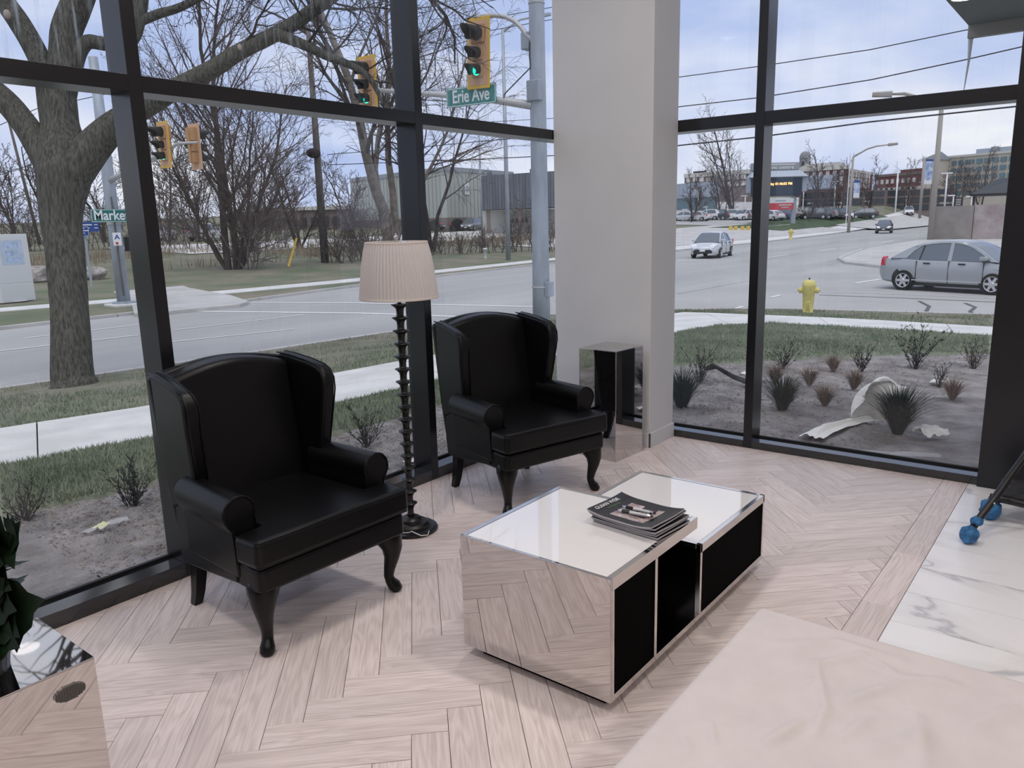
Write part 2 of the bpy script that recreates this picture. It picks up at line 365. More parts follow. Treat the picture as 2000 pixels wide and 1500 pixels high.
# ---- round ceiling downlights
M['lamp_trim'] = mat('white lamp trim', (.8, .8, .8), .4)
M['lamp_lens'] = mat('frosted lamp lens', (1.0, .92, .87), .5, emit=2.0)
LAMP_W = 26.0
lamp_spots = [(-2.6, -2.6), (-2.6, 0), (0.2, -2.6), (0.2, -0.2), (2.9, -2.6), (2.9, .2), (.2, 2.0), (2.9, 2.1), (-1.2, 1.9)]
lamp_where = ['in the far rear corner', 'over the rear wall middle', 'over the side wall', 'right above the viewer', 'over the entrance side wall', 'above the sheet covered ottoman', 'above the mirrored planter block', 'between the armchairs and the coffee table', 'left of the planter along the glazing']
for i, (x, y) in enumerate(lamp_spots):
    t = thing('ceiling_downlight', 'round white recessed ceiling downlight '+lamp_where[i], 'ceiling light', (x, y, HC), 0, 'recessed ceiling lights')
    MB().lathe([(.17, 0), (.17, -.012), (.145, -.014), (.145, 0)], 32, cap=False).build('trim_ring', 'lamp_trim', t)
    MB().lathe([(.145, -.004), (.001, -.004)], 32, cap=False).build('lens', 'lamp_lens', t)
    ld = bpy.data.lights.new('downlight_bulb', 'AREA'); ld.shape = 'DISK'; ld.size = .28; ld.energy = LAMP_W; ld.color = (1.0, .925, .88)
    lo = bpy.data.objects.new('bulb', ld); COL.objects.link(lo); lo.parent = t; lo.location = (0, 0, -.02)

# ================================================================== FURNITURE
def arc(cx, cy, r, a0, a1, n): return [(cx+r*math.cos(a0+(a1-a0)*i/n), cy+r*math.sin(a0+(a1-a0)*i/n)) for i in range(n+1)]
def make_armchair():
    t = thing('wing_armchair', '', 'armchair')
    # upholstered seat rail, sloping down to the rear
    fr = [(-.355, -.365), (.355, -.365), (.365, -.33), (.345, -.10), (.30, .30), (-.30, .30), (-.345, -.10), (-.365, -.33)]
    mb = MB(); n = len(fr)
    zb = lambda y: .268-.06*max(0, min(1, (y+.2)/.5))
    vs = [(x, y, zb(y)) for x, y in fr]+[(x, y, .368) for x, y in fr]
    mb.add(vs, [tuple(range(n-1, -1, -1)), tuple(range(n, 2*n))]+[(i, (i+1) % n, (i+1) % n+n, i+n) for i in range(n)])
    mb.build('seat_rail', 'leather', t, bevel=.018, seg=3)
    # T-shaped cushion with a domed top
    T = [(-.375, -.385), (.375, -.385), (.38, -.235), (.262, -.225), (.255, .22), (-.255, .22), (-.262, -.225), (-.38, -.235)]
    cu = MB().prism(T, .372, .485).build('seat_cushion', 'leather', t, bevel=.026, seg=4)
    pp = MB()
    loop = [(-.366, -.376), (.366, -.376), (.37, -.245)]
    for zz in (.478, .381):
        pp.tube([(-.37, -.245, zz), (-.366, -.372, zz), (-.36, -.378, zz), (.36, -.378, zz), (.366, -.372, zz), (.37, -.245, zz)], .0045, 6)
    pp.build('piping', 'leather_pipe', cu, smooth=True)
    for s in (-1, 1):
        # scroll arm: round roll over a slim inner panel
        pr = [(.272, .36), (.272, .52)]+arc(.335, .553, .068, math.radians(205), math.radians(-35), 14)+[(.372, .49), (.366, .36), (.362, .30), (.31, .30)]
        sh = lambda p, q, u, s=s: (s*(p-.02*max(0, (u+.2)/.5)), u, q+.012*(u+.2))
        ar = MB().prism(pr, -.225, .17, sh).build('arm', 'leather', t, bevel=.012, seg=3)
        ring = [(s*p[0], -.224, p[1]) for p in [(.277, .40), (.272, .52)]+arc(.335, .553, .066, math.radians(205), math.radians(-35), 14)+[(.372, .49), (.364, .36)]]
        MB().tube(ring, .0042, 6).build('piping', 'leather_pipe', ar, smooth=True)
        # flat outer side panel below the arm running to the rear
        po = [(-.205, .275), (-.205, .47), (.0, .50), (.30, .58), (.345, .56), (.335, .30), (.318, .205), (.1, .23)]
        MB().prism(po, 0, 1, lambda y, z, u, s=s: (s*((.362-.05*max(0, (y+.2)/.5))-(.05 if u else 0)), y, z)).build('side_panel', 'leather', t, bevel=.008)
        # wing: straight front edge with rounded top, fuller along its front roll
        wing = [(.345, .44), (.12, .52), (.10, .545), (.085, .60), (.072, .70), (.06, .82), (.052, .88), (.056, .93), (.075, .965), (.11, .985), (.19, 1.005), (.30, 1.022), (.375, 1.028), (.37, .80)]
        def wf(y, z, u, s=s):
            out = .322+.034*(1-(y-.05)/.33)*min(1, max(0, (z-.5)/.35))+.010*max(0, (z-.55)/.48)
            thick = .052+.018*max(0, 1-(y-.05)/.06)
            return (s*(out-(thick if u else 0)), y, z)
        wg = MB().prism(wing, 0, 1, wf).build('wing', 'leather', t, bevel=.020, seg=3)
        pl = MB()
        for u in (0, 1):
            pl.tube([tuple(Vector(wf(y+.004, z-.003, u))+Vector((-s*.004 if u == 0 else s*.004, 0, 0))) for y, z in wing[2:13]], .0038, 6)
        pl.build('piping', 'leather_pipe', wg, smooth=True)
    # inside back with a camel crest, leaning back
    pb = [(-.285, .40)]+[(-.29, .7), (-.295, .96)]+[(-.295+.59*i/14, .995+.052*math.sin(PI*i/14)**1.0) for i in range(15)]+[(.295, .96), (.29, .7), (.285, .40)]
    bk = MB().prism(pb, 0, 1, lambda x, z, u: (x, (.185+.13*(z-.4)/.65)+(.012*0 if u == 0 else .115)-(.022*math.cos(min(1, abs(x)/.33)*PI/2) if u == 0 else 0), z)).build('backrest', 'leather', t, bevel=.028, seg=4)
    po = [(-.300, .21), (-.318, .55), (-.326, .985)]+[(-.325+.65*i/14, 1.005+.045*math.sin(PI*i/14)) for i in range(15)]+[(.326, .985), (.318, .55), (.300, .21)]
    MB().prism(po, 0, 1, lambda x, z, u: (x, .285+.10*(z-.2)/.85+(.045 if u else 0), z)).build('back_panel', 'leather', t, bevel=.016, seg=3)
    # legs
    for s in (-1, 1):
        a = PI/4
        path = [(0, .30, .055), (.004, .275, .062), (.018, .245, .058), (.028, .205, .046), (.024, .16, .034), (.012, .11, .026), (.006, .075, .022), (.012, .05, .023), (.026, .03, .029), (.034, .014, .030), (.03, .0, .021)]
        mb = MB().tube([(s*(.305+k*.7), -.29-k*.72, z) for k, z, r_ in path], [r_ for _, _, r_ in path], 10)
        mb.build('leg', 'blackwood', t, smooth=True)
        mb = MB(); q = [(.265, .265, .225, .027), (.268, .272, .14, .025), (.272, .285, .06, .022), (.278, .30, 0, .019)]
        for i in range(3):
            pass
        vs = []; fs = []
        for x, y, z, h in q: vs += [(s*x-h, y-h, z), (s*x+h, y-h, z), (s*x+h, y+h, z), (s*x-h, y+h, z)]
        for i in range(3):
            for k in range(4): fs.append((i*4+k, i*4+(k+1) % 4, i*4+4+(k+1) % 4, i*4+4+k))
        fs += [(3, 2, 1, 0), (12, 13, 14, 15)]
        mb.add(vs, fs).build('leg', 'blackwood', t, bevel=.003)
    return t
ch = make_armchair(); ch.location = (1.862, 2.722, 0); ch.rotation_euler.z = math.radians(-1.5)
tag(ch, 'black leather wing armchair nearest the viewer, left of the floor lamp', 'armchair', 'pair of black wing armchairs')
ch2 = copy_tree(ch); ch2.location = (3.56, 2.75, 0); ch2.rotation_euler.z = math.radians(-15.2)
tag(ch2, 'black leather wing armchair right of the floor lamp, beside the mirrored pedestal', 'armchair', 'pair of black wing armchairs')

# ---- floor lamp
M['shade'] = mat('cream pleated fabric', (.78, .73, .70), .9, 0, .2)
_t = M['shade'].node_tree; _b = [n for n in _t.nodes if n.type == 'BSDF_PRINCIPLED'][0]; _o = [n for n in _t.nodes if n.type == 'OUTPUT_MATERIAL'][0]
_tr = _t.nodes.new('ShaderNodeBsdfTranslucent'); _tr.inputs[0].default_value = (.80, .74, .70, 1); _mx = _t.nodes.new('ShaderNodeMixShader'); _mx.inputs[0].default_value = .45
_t.links.new(_b.outputs[0], _mx.inputs[1]); _t.links.new(_tr.outputs[0], _mx.inputs[2]); _t.links.new(_mx.outputs[0], _o.inputs[0])
M['cord'] = mat('clear white cord', (.6, .6, .6), .4)
lp = thing('floor_lamp', 'tall black spindle floor lamp with cream pleated shade between the armchairs', 'lamp', (2.728, 2.848, 0))
MB().lathe([(.001, 0), (.138, 0), (.142, .006), (.138, .016), (.12, .020), (.10, .022), (.098, .034), (.085, .046), (.062, .050), (.058, .062), (.045, .072), (.03, .078), (.001, .078)], 40, cap=False).build('base', 'satinblack', lp, smooth=True).modifiers.new('edges', 'EDGE_SPLIT').split_angle = .45
prof = [(.022, .075)]; NS = 17; z0, z1 = .085, 1.205; h = (z1-z0)/NS
for i in range(NS):
    zc = z0+h*i; w = .026+.006*(i/NS); fl_ = .012
    prof += [(.017+.002*i/NS, zc+h*.12), (.0165+.002*i/NS, zc+h*.42), (.021, zc+h*.68), (w+fl_*.35, zc+h*.88), (w+fl_, zc+h*.95), (w+fl_*.9, zc+h*.99), (w*.72, zc+h*1.04)]
MB().lathe(prof, 20).build('stem', 'satinblack', lp, smooth=True)
MB().lathe([(.010, 1.2), (.010, 1.33)], 12).build('neck', 'satinblack', lp)
sh = MB(); NP = 66; prs = [(1.238, .196), (1.30, .190), (1.40, .177), (1.47, .164), (1.512, .153)]
vs = []; fs = []
for z, r_ in prs:
    for k in range(NP*2):
        a = PI*k/NP; rr = r_+(.0022 if k % 2 else -.0022); vs.append((rr*math.cos(a), rr*math.sin(a), z))
n2 = NP*2
for i in range(len(prs)-1):
    for k in range(n2): a = i*n2+k; b = i*n2+(k+1) % n2; fs.append((a, b, b+n2, a+n2))
shd = sh.add(vs, fs).build('lamp_shade', 'shade', lp)
MB().lathe([(.199, 1.234), (.1995, 1.246), (.195, 1.246), (.195, 1.234), (.199, 1.234)], 48, cap=False).build('hem_band', 'shade', shd, smooth=True)
MB().lathe([(.156, 1.505), (.1555, 1.516), (.151, 1.516), (.151, 1.505), (.156, 1.505)], 48, cap=False).build('hem_band', 'shade', shd, smooth=True)
hp = MB()
for k in range(3):
    a = k*2*PI/3+.4; hp.tube([(0, 0, 1.515), (.15*math.cos(a), .15*math.sin(a), 1.511)], .002, 5)
hp.build('spider_frame', 'chrome', lp)
MB().lathe([(.004, 1.512), (.010, 1.518), (.006, 1.524), (.012, 1.533), (.009, 1.543), (.003, 1.55), (.0005, 1.556)], 14).build('finial', 'chrome', lp, smooth=True)
MB().tube([(.0, -.13, .02), (-.03, -.15, .012), (-.07, -.14, .02), (-.10, -.10, .045), (-.09, -.08, .03), (-.14, .05, .006), (-.3, .2, .005), (-.5, .3, .005)], .0032, 6).build('power_cord', 'cord', lp, smooth=True)

# ---- mirrored pedestal by the column
pd = thing('mirrored_pedestal', 'tall square mirror clad pedestal standing against the white column', 'side table', (4.335, 2.535, 0), math.radians(-4))
def mirror_box(t, sx, sy, h, edge=True, z0=.0):
    MB().box(.004, sx-.004, .004, sy-.004, z0, h-.004).build('core', 'black_matte', t)
    for nm, b in (('mirror_panel', (.0, sx, 0, .004, z0, h-.004)), ('mirror_panel', (.0, .004, .004, sy-.004, z0, h-.004)), ('mirror_panel', (sx-.004, sx, .004, sy-.004, z0, h-.004)), ('mirror_panel', (0, sx, sy-.004, sy, z0, h-.004)), ('top_panel', (0, sx, 0, sy, h-.004, h))):
        MB().box(*b).build(nm, 'mirror', t, bevel=.0012)
mirror_box(pd, .325, .30, .752)

# ---- coffee table of two nested mirrored blocks
ct = thing('coffee_table', 'low nested coffee table with mirrored sides and white glass tops', 'coffee table', (1.965, 1.165, 0))
DY = .635; ZB = .045; T1 = .485; T2 = .357; XS = .640; XV = .315; X2 = .678; XE = 1.357; ST = .02; SL = .045
MB().box(.05, XE-.05, .05, DY-.05, 0, ZB).build('plinth', 'black_matte', ct)
# taller block
MB().box(0, .012, 0, DY, ZB, T1).build('mirror_end_panel', 'mirror', ct, bevel=.002)
MB().box(.012, XE, 0, DY, ZB, ZB+.022).build('base_frame', 'steel', ct, bevel=.001)
sl = MB().box(.012, XS, 0, ST, T1-SL, T1).box(.012, XS, DY-ST, DY, T1-SL, T1).box(XS-ST, XS, ST, DY-ST, T1-SL, T1).box(.012, XS-ST, ST, DY-ST, T1-SL, T1-.012).build('top_frame', 'steel', ct, bevel=.001)
MB().box(.014, XS-ST-.002, ST+.002, DY-ST-.002, T1-.012, T1-.001).build('glass_top', 'white_glass', ct, bevel=.001)
MB().box(.012, .024, 0, .02, ZB+.022, T1-SL).build('frame_post', 'steel', ct, bevel=.001)
MB().box(XV-.012, XV+.006, 0, DY, ZB+.022, T1-SL).build('frame_post', 'steel', ct, bevel=.001)
MB().box(.024, XV-.012, .006, .018, ZB+.022, T1-SL).build('side_panel', 'black_matte', ct)
MB().box(.012, XV-.012, DY-.006, DY, ZB+.022, T1-SL).build('side_panel', 'mirror', ct)
MB().box(XV+.006, X2, .30, .312, ZB+.022, T2-.02).build('recess_panel', 'black_glass', ct)
# lower block sliding under
MB().box(X2, X2+.016, 0, ST, ZB+.022, T2).build('frame_post', 'steel', ct, bevel=.001); MB().box(XE-.014, XE, 0, ST, ZB+.022, T2).build('frame_post', 'steel', ct, bevel=.001)
MB().box(X2, X2+.008, ST, DY, ZB+.022, T2-.02).build('inner_panel', 'black_glass', ct)
MB().box(X2+.016, XE-.014, .006, .018, ZB+.022, T2-.034).build('side_panel', 'black_matte', ct)
MB().box(XE-.008, XE, ST, DY, ZB+.022, T2-.02).build('mirror_end_panel', 'mirror', ct)
MB().box(X2, XE-.014, DY-.006, DY, ZB+.022, T2-.02).build('side_panel', 'mirror', ct)
MB().box(X2, XE, 0, ST, T2-.034, T2).box(X2, XE, DY-ST, DY, T2-.034, T2).box(X2, X2+ST, ST, DY-ST, T2-.034, T2).box(XE-ST, XE, ST, DY-ST, T2-.034, T2).box(X2+ST, XE-ST, ST, DY-ST, T2-.034, T2-.012).build('top_frame', 'steel', ct, bevel=.001)
MB().box(X2+ST+.002, XE-ST-.002, ST+.002, DY-ST-.002, T2-.012, T2-.001).build('glass_top', 'white_glass', ct, bevel=.001)

# ---- magazines and pens on the taller block
M['paper'] = mat('magazine pages', (.42, .40, .42), .7, var=.25, vs=300, stretch=(.02, .02, 12))
M['cover_dark'] = mat('charcoal glossy cover', (.016, .017, .022), .22, 0, .5)
M['cover_photo'] = mat('pinkish cover photograph', (.20, .13, .13), .3, col2=(.60, .50, .50), vs=26)
M['print_white'] = mat('white ink', (.75, .75, .75), .5)
M['print_green'] = mat('green ink', (.12, .22, .10), .5)
def magazine(z, thick, rz, dx, dy, curl, top):
    cx, cy = 2.428+dx, 1.322+dy
    lab = {True: 'charcoal covered magazine on top of the stack, pens lying on it'}.get(top)
    t = thing('magazine', lab, 'magazine', (cx, cy, z), rz, 'stack of magazines on the coffee table')
    w, l_ = .215, .285
    zf = lambda x, y: curl*(.010*max(0, (y-.05)/.09)**2+.012*max(0, (-y-.04)/.10)**2+.006*max(0, (x)/.1)**2)
    g = MB(); nu, nv = 8, 12
    def surf(off): return lambda a, b: ((a-.5)*w, (b-.5)*l_, off+zf((a-.5)*w, (b-.5)*l_))
    a = MB().grid(surf(thick-.0008), nu, nv); b = MB().grid(surf(.0008), nu, nv)
    k = (nu+1)*(nv+1); rim = []
    idx = [i for i in range(nu+1)]+[j*(nu+1)+nu for j in range(1, nv+1)]+[nv*(nu+1)+i for i in range(nu-1, -1, -1)]+[j*(nu+1) for j in range(nv-1, 0, -1)]
    pg = MB(); pg.v = a.v+b.v; pg.f = a.f+[tuple(x+k for x in reversed(q)) for q in b.f]+[(idx[i], idx[(i+1) % len(idx)], idx[(i+1) % len(idx)]+k, idx[i]+k) for i in range(len(idx))]
    pg.build('pages', 'paper', t)
    cv = MB().grid(surf(thick), nu, nv).grid(surf(.0), nu, nv).grid(lambda u, v: (w/2+.0006, (v-.5)*l_, thick*u+zf(w/2, (v-.5)*l_)), 1, nv).build('cover', 'cover_dark', t, fix=False)
    if top:
        MB().grid(lambda a, b: (-.075+.14*a, -.088+.15*b, thick+.0005+zf(-.075+.14*a, -.088+.15*b)), 6, 8).build('cover_photo', 'cover_photo', t, fix=False)
        MB().grid(lambda a, b: (-.035+.11*a, -.062+.062*b, thick+.0009+zf(-.035+.11*a, -.062+.062*b)), 4, 4).build('cover_inset', 'cover_dark', t, fix=False)
        ext('masthead', 'GUIAN WEIR', .026, 'print_white', t, Matrix.Translation((-.012, .120, thick+.0088)) @ Matrix.Rotation(.20, 4, 'X'), .0004, sx=.95, bold=0)
        ext('subtitle', 'spring edition', .014, 'print_green', t, Matrix.Translation((.0, .097, thick+.0042)) @ Matrix.Rotation(.12, 4, 'X'), .0003, bold=0)
        ext('cover_lines', 'Luxurious', .022, 'print_white', t, basis((-.062, -.02, thick+.002), (0, -1, 0), (1, 0, 0)), .0003, sx=.9, bold=0)
    return t
zz = T1+.0005
labs = ['lowest magazine of the stack, lying flat on the white glass', 'magazine second from the bottom of the stack', 'magazine third from the bottom of the stack', 'magazine right below the top one in the stack']
mags = [(.008, -6, .012, -.006, .15), (.007, -5, .008, .0, .3), (.009, -7, .006, -.004, .5), (.007, -4, .0, .004, .8), (.008, -6.5, -.012, .006, 1.0)]
for i, (th, rz, dx, dy, cu_) in enumerate(mags):
    t = magazine(zz, th, math.radians(rz), dx, dy, cu_, i == 4)
    if i < 4: t['label'] = labs[i]
    zz += th+.0012
M['pen_clear'] = mat('clear plastic pen barrel', (.62, .62, .65), .15, 0, .5)
M['pen_black'] = mat('black plastic', (.006, .006, .007), .3)
for i, (x, y, rz) in enumerate(((2.385, 1.318, -83), (2.425, 1.325, -88))):
    t = thing('ballpoint_pen', ['clear ballpoint pen with black grip on the magazine, nearer the viewer', 'clear ballpoint pen with black grip on the magazine, behind the other pen'][i], 'pen', (x, y, zz+.008), math.radians(rz), 'two pens on the magazines')
    def px(a, b, r0, r1, m, nm): MB().tube([(a, 0, 0), (b, 0, 0)], [r0*1.25, r1*1.25], 10).build(nm, m, t, smooth=False)
    px(-.015, .055, .0048, .0048, 'pen_clear', 'barrel'); px(.055, .066, .0052, .0045, 'chrome', 'push_ring'); px(.066, .075, .003, .003, 'pen_black', 'push_button')
    px(-.045, -.015, .0054, .005, 'pen_black', 'grip'); px(-.062, -.045, .0025, .0056, 'chrome', 'tip'); px(-.072, -.062, .0012, .0025, 'pen_black', 'point')
    MB().box(.02, .058, -.0015, .0015, .005, .0075).build('clip', 'chrome', t)

# ---- low ottoman under a pale sheet, lower right
M['sheet'] = mat('pale pink cotton sheet', (.60, .55, .54), .85, 0, .2, var=.03, vs=9, bump=.05, bs=300)
ot = thing('sheet_covered_ottoman', 'low ottoman hidden under a pale pink cotton sheet', 'ottoman')
X0, X1, Y0, Y1, ZT, RR = 1.262, 2.118, -.75, .728, .45, .028
FOLDS = [(*map(Vector, q), am, w_) for q, am, w_ in ([([(1.943,0.625),(2.054,0.496)],0.006,0.022),([(2.054,0.496),(2.058,0.343)],0.008,0.02),([(1.911,0.508),(2.018,0.434)],0.008,0.016),([(2.018,0.434),(1.988,0.353)],0.01,0.014),([(1.915,0.519),(1.734,0.44)],0.006,0.012),([(1.734,0.44),(1.615,0.43)],0.006,0.012),([(1.534,0.505),(1.634,0.47)],0.01,0.016),([(1.825,0.264),(1.655,0.218)],0.009,0.024),([(1.523,0.633),(1.467,0.604)],0.006,0.008),([(1.899,0.351),(1.791,0.406)],0.008,0.016),([(2.021,0.219),(1.957,0.346)],0.007,0.02),([(1.639,0.382),(1.761,0.347)],0.006,0.014),([(1.678,0.715),(1.706,0.619)],0.003,0.02),([(1.779,0.517),(1.834,0.497)],0.005,0.01),([(1.86,0.153),(1.978,0.086)],0.007,0.024),([(1.457,0.678),(1.411,0.637)],0.004,0.012),([(1.634,0.316),(1.767,0.22)],0.005,0.022)])]
def seg_fold(x, y):
    z = 0; p = Vector((x, y))
    for a_, b_, am, w_ in FOLDS:
        ab = b_-a_; t_ = max(0, min(1, (p-a_).dot(ab)/ab.length_squared)); d2 = (p-(a_+ab*t_)).length_squared
        if d2 < 9*w_*w_: z += am*math.exp(-d2/(w_*w_))*(.4+.6*math.sin(PI*(.12+.76*t_)))
    return z
def drape(a, b):
    e_ = .44; x = X0-e_+(X1-X0+2*e_)*a; y = Y0-e_+(Y1-Y0+2*e_)*b
    cx, cy = min(max(x, X0), X1), min(max(y, Y0), Y1); dx, dy = x-cx, y-cy; l_ = math.hypot(dx, dy)
    n1 = noise.noise(Vector((x*2.1+3, y*2.1, 1.3))); n2_ = noise.noise(Vector((x*1.1+y*3.2, y*1.3-x*4.0, 4.0)))
    q = .5+.5*n2_
    ridge = seg_fold(x, y)*1.5
    ridge += .0025*noise.noise(Vector((x*9+y*5, y*11-x*4, 2.7)))
    edge = min(1, min(cx-X0+.02, X1-cx+.02, cy-Y0+.02, Y1-cy+.02)/.12)
    zt = ZT+.006*n1*edge+ridge*max(0, edge)
    if l_ < 1e-6: return (x, y, zt)
    u_ = Vector((dx, dy))/l_
    if l_ < RR*PI/2:
        t_ = l_/RR; return (cx+u_.x*RR*math.sin(t_), cy+u_.y*RR*math.sin(t_), zt-RR*(1-math.cos(t_)))
    dn = l_-RR*PI/2; fold = .016*min(1, dn/.15)*math.sin((cx+cy*1.3)*19+2*n1)
    return (cx+u_.x*(RR+max(-.004, fold)+.02*dn), cy+u_.y*(RR+max(-.004, fold)+.02*dn), max(.006, zt-RR-dn))
MB().grid(drape, 230, 300).build('sheet', 'sheet', ot, smooth=True)
MB().box(X0+.01, X1-.01, Y0+.01, Y1-.01, .06, ZT-.02).build('ottoman_body', 'black_matte', ot, bevel=.02)
for x in (X0+.08, X1-.08):
    for y in (Y0+.08, Y1-.08): MB().lathe([(.02, 0), (.025, .06)], 12, (x, y, 0)).build('leg', 'blackwood', ot)

# ---- mirrored planter block with ivy, lower left
pl = thing('mirrored_planter_block', 'mirror clad block with an oval vent, lower left beside the window', 'planter stand', (.385, 1.94, 0), 0)
mirror_box(pl, .352, .345, .55)
M['vent'] = mat('woven metal vent', (.42, .40, .38), .4, .8)
M['vent_dark'] = mat('vent weave shadow', (.08, .075, .07), .6)
vt = MB(); vt.lathe([(.0, .0), (1.0, 0), (1.0, 1.0), (.9, 1.2), (.0, 1.2)], 28, cap=False)
vt.xf(Matrix.Translation((.285, -.0002, .487)) @ Matrix.Diagonal((.038, .003, .020, 1)) @ Matrix.Rotation(PI/2, 4, 'X')); v_ = vt.build('vent', 'vent', pl)
bars = MB()
for k in range(-5, 6):
    h_ = .019*math.sqrt(max(0, 1-(k*.0065/.038)**2)); bars.box(.285+k*.0065-.0009, .285+k*.0065+.0009, -.0056, -.0034, .487-h_, .487+h_)
for k in range(-4, 5):
    w_ = .036*math.sqrt(max(0, 1-(k*.0045/.020)**2)); bars.box(.285-w_, .285+w_, -.0060, -.0036, .487+k*.0045-.0006, .487+k*.0045+.0006)
bars.build('vent_grille', 'vent_dark', v_)
M['ivy'] = mat('dark green leaf', (.005, .014, .005), .5, 0, .3, var=.5, vs=12)
M['pot'] = mat('black ceramic pot', (.01, .01, .011), .25)
iv = thing('potted_plant', 'dark green lobed leaf plant on the mirrored block, left edge', 'plant', (.53, 2.10, .552))
MB().lathe([(.001, 0), (.07, 0), (.09, .13), (.098, .15), (.088, .15), (.08, .12), (.001, .12)], 24, cap=False).build('pot', 'pot', iv, smooth=True)
stems = MB()
def leaf(c, d, up, s):
    d = Vector(d).normalized(); up = Vector(up); sd = d.cross(up).normalized(); nrm = sd.cross(d)
    half = [(.34, -.16), (.74, -.12), (.70, .10), (1.0, .26), (.66, .44), (.52, .66), (.24, .74)]; out = [(0, 0)]+half+[(0, 1.08)]+[(-p, q) for p, q in reversed(half)]
    pts = [(0, .18)]+out; vs = [tuple(Vector(c)+(sd*p[0]*.62+d*p[1]+nrm*(.14*abs(p[0])+.12*p[1]*p[1]-.05))*s) for p in pts]
    MB().add(vs, [(0, i, i+1) for i in range(1, len(out))]+[(0, len(out), 1)]).build('leaf', 'ivy', iv, smooth=True, fix=False)
rl = random.Random(5)
for k in range(44):
    a = rl.uniform(0, 2*PI); rr = rl.uniform(.02, .10); z = .17+rl.uniform(-.0, .24)
    if k < 8: a = rl.uniform(2.0, 4.5)
    c = (rr*math.cos(a), rr*math.sin(a), z)
    stems.tube([(0, 0, .12), (c[0]*.5, c[1]*.5, max(.16, z*.9+.05)), c], .003, 5)
    leaf(c, (math.cos(a)*.8, math.sin(a)*.8, rl.uniform(-.5, .4)), (0, 0, 1), rl.uniform(.055, .08))
_pl = Vector((.53, 2.10, .552))
for bs_, tp_ in [((0.582,1.998,0.896),(0.588,1.92,0.982)),((0.598,1.983,0.912),(0.586,1.883,0.864)),((0.603,1.978,0.914),(0.603,1.881,0.92)),((0.565,1.996,0.829),(0.574,1.882,0.819)),((0.561,1.974,0.744),(0.616,1.822,0.798)),((0.557,1.975,0.735),(0.567,1.857,0.715)),((0.555,1.998,0.794),(0.569,1.898,0.844)),((0.538,1.988,0.703),(0.563,1.854,0.693)),((0.525,1.994,0.672),(0.529,1.89,0.669)),((0.554,2.02,0.852),(0.554,1.916,0.843)),((0.553,1.992,0.77),(0.573,1.868,0.774)),((0.576,2.019,0.934),(0.569,1.924,0.921)),((0.57,2.002,0.863),(0.573,1.903,0.876))]:
    b_v = Vector(bs_)-_pl; d_v = Vector(tp_)-Vector(bs_); stems.tube([(0, 0, .12), (b_v.x*.4, b_v.y*.4, max(.16, b_v.z*.8)), tuple(b_v)], .003, 5); leaf(tuple(b_v), tuple(d_v), (-0.770, -0.604, 0.206), d_v.length/1.02)
stems.build('stems', 'ivy', iv)

# ---- stroller parked on the tiles at the right edge
M['tube'] = mat('black coated steel tube', (.008, .008, .009), .35)
M['mesh'] = mat('grey black basket mesh', (.035, .035, .038), .8, var=.6, vs=3, stretch=(60, 8, 60))
M['bootie'] = mat('blue disposable shoe cover', (.035, .16, .36), .55, 0, .4, var=.35, vs=25, bump=.8, bs=28)
M['rubber'] = mat('black rubber tyre', (.01, .01, .01), .7)
st = thing('stroller', 'black folding stroller with blue covers pulled over its wheels', 'stroller')
wh = [(4.162,0.444), (4.568,0.404), (4.26, -.06), (4.70, -.10)]
for i, (x, y) in enumerate(wh):
    MB().lathe([(.012, -.012), (.036, -.012), (.038, 0), (.036, .012), (.012, .012)], 20).xf(Matrix.Translation((x, y, .04)) @ Matrix.Rotation(PI/2, 4, 'X')).build('wheel', 'rubber', st)
    big = 1.0 if i == 0 else 1.25
    g = MB().ell((x, y, .046*big), (.046*big, .042*big, .044*big), 26, 18); g.v = [(p[0]+.012*noise.noise(Vector(p)*34), p[1]+.010*noise.noise(Vector(p)*38+Vector((3, 0, 0))), max(.001, p[2]+.010*noise.noise(Vector(p)*30)+.004*math.sin(p[0]*190+p[1]*120))) for p in g.v]; g.build('shoe_cover', 'bootie', st, smooth=True)
cuff = (4.282,0.431,0.078)
g = MB().ell(cuff, (.034, .030, .024), 20, 14); g.v = [(p[0]+.008*noise.noise(Vector(p)*50), p[1], p[2]+.008*noise.noise(Vector(p)*45)) for p in g.v]; g.build('shoe_cover_cuff', 'bootie', st, smooth=True)
MB().tube([(4.251,0.444,0.047),(4.297,0.419,0.097),(4.392,0.375,0.18),(4.508,0.326,0.278),(4.624,0.277,0.37),(4.888,0.156,0.616)], .0175, 12).build('leg', 'tube', st, smooth=True)
MB().tube([(4.589,0.342,0.238),(4.636,0.308,0.312),(4.684,0.282,0.368),(4.893,0.159,0.643)], .0125, 10).build('brace', 'tube', st, smooth=True)
MB().tube([(4.634,0.423,0.058),(4.653,0.409,0.092),(4.573,0.389,0.121)], .016, 10).build('axle', 'tube', st, smooth=True)
MB().tube([(4.557,0.41,0.124),(4.553,0.35,0.127),(4.545,0.26,0.123),(4.516,0.067,0.126)], .022, 10).build('basket_rail', 'tube', st, smooth=True)
_rv = (4.357,0.372,0.161)
MB().ell(_rv, (.006, .006, .006), 12, 8).build('rivet', 'chrome', st, smooth=True)
_a, _b, _c, _d = Vector((4.704,0.379,0.193)), Vector((4.705,0.084,0.205)), Vector((4.565,0.403,0.132)), Vector((4.517,0.067,0.131))
MB().grid(lambda u, v: tuple((_a.lerp(_b, u)).lerp(_c.lerp(_d, u), v)-Vector((0, 0, .03*math.sin(PI*v)))), 24, 12).build('basket', 'mesh', st, smooth=True)
MB().box(4.40, 4.78, -.26, .10, .50, .55).build('seat', 'mesh', st, bevel=.015); MB().box(4.76, 4.82, -.26, .10, .52, .98).build('seat_back', 'mesh', st, bevel=.015)

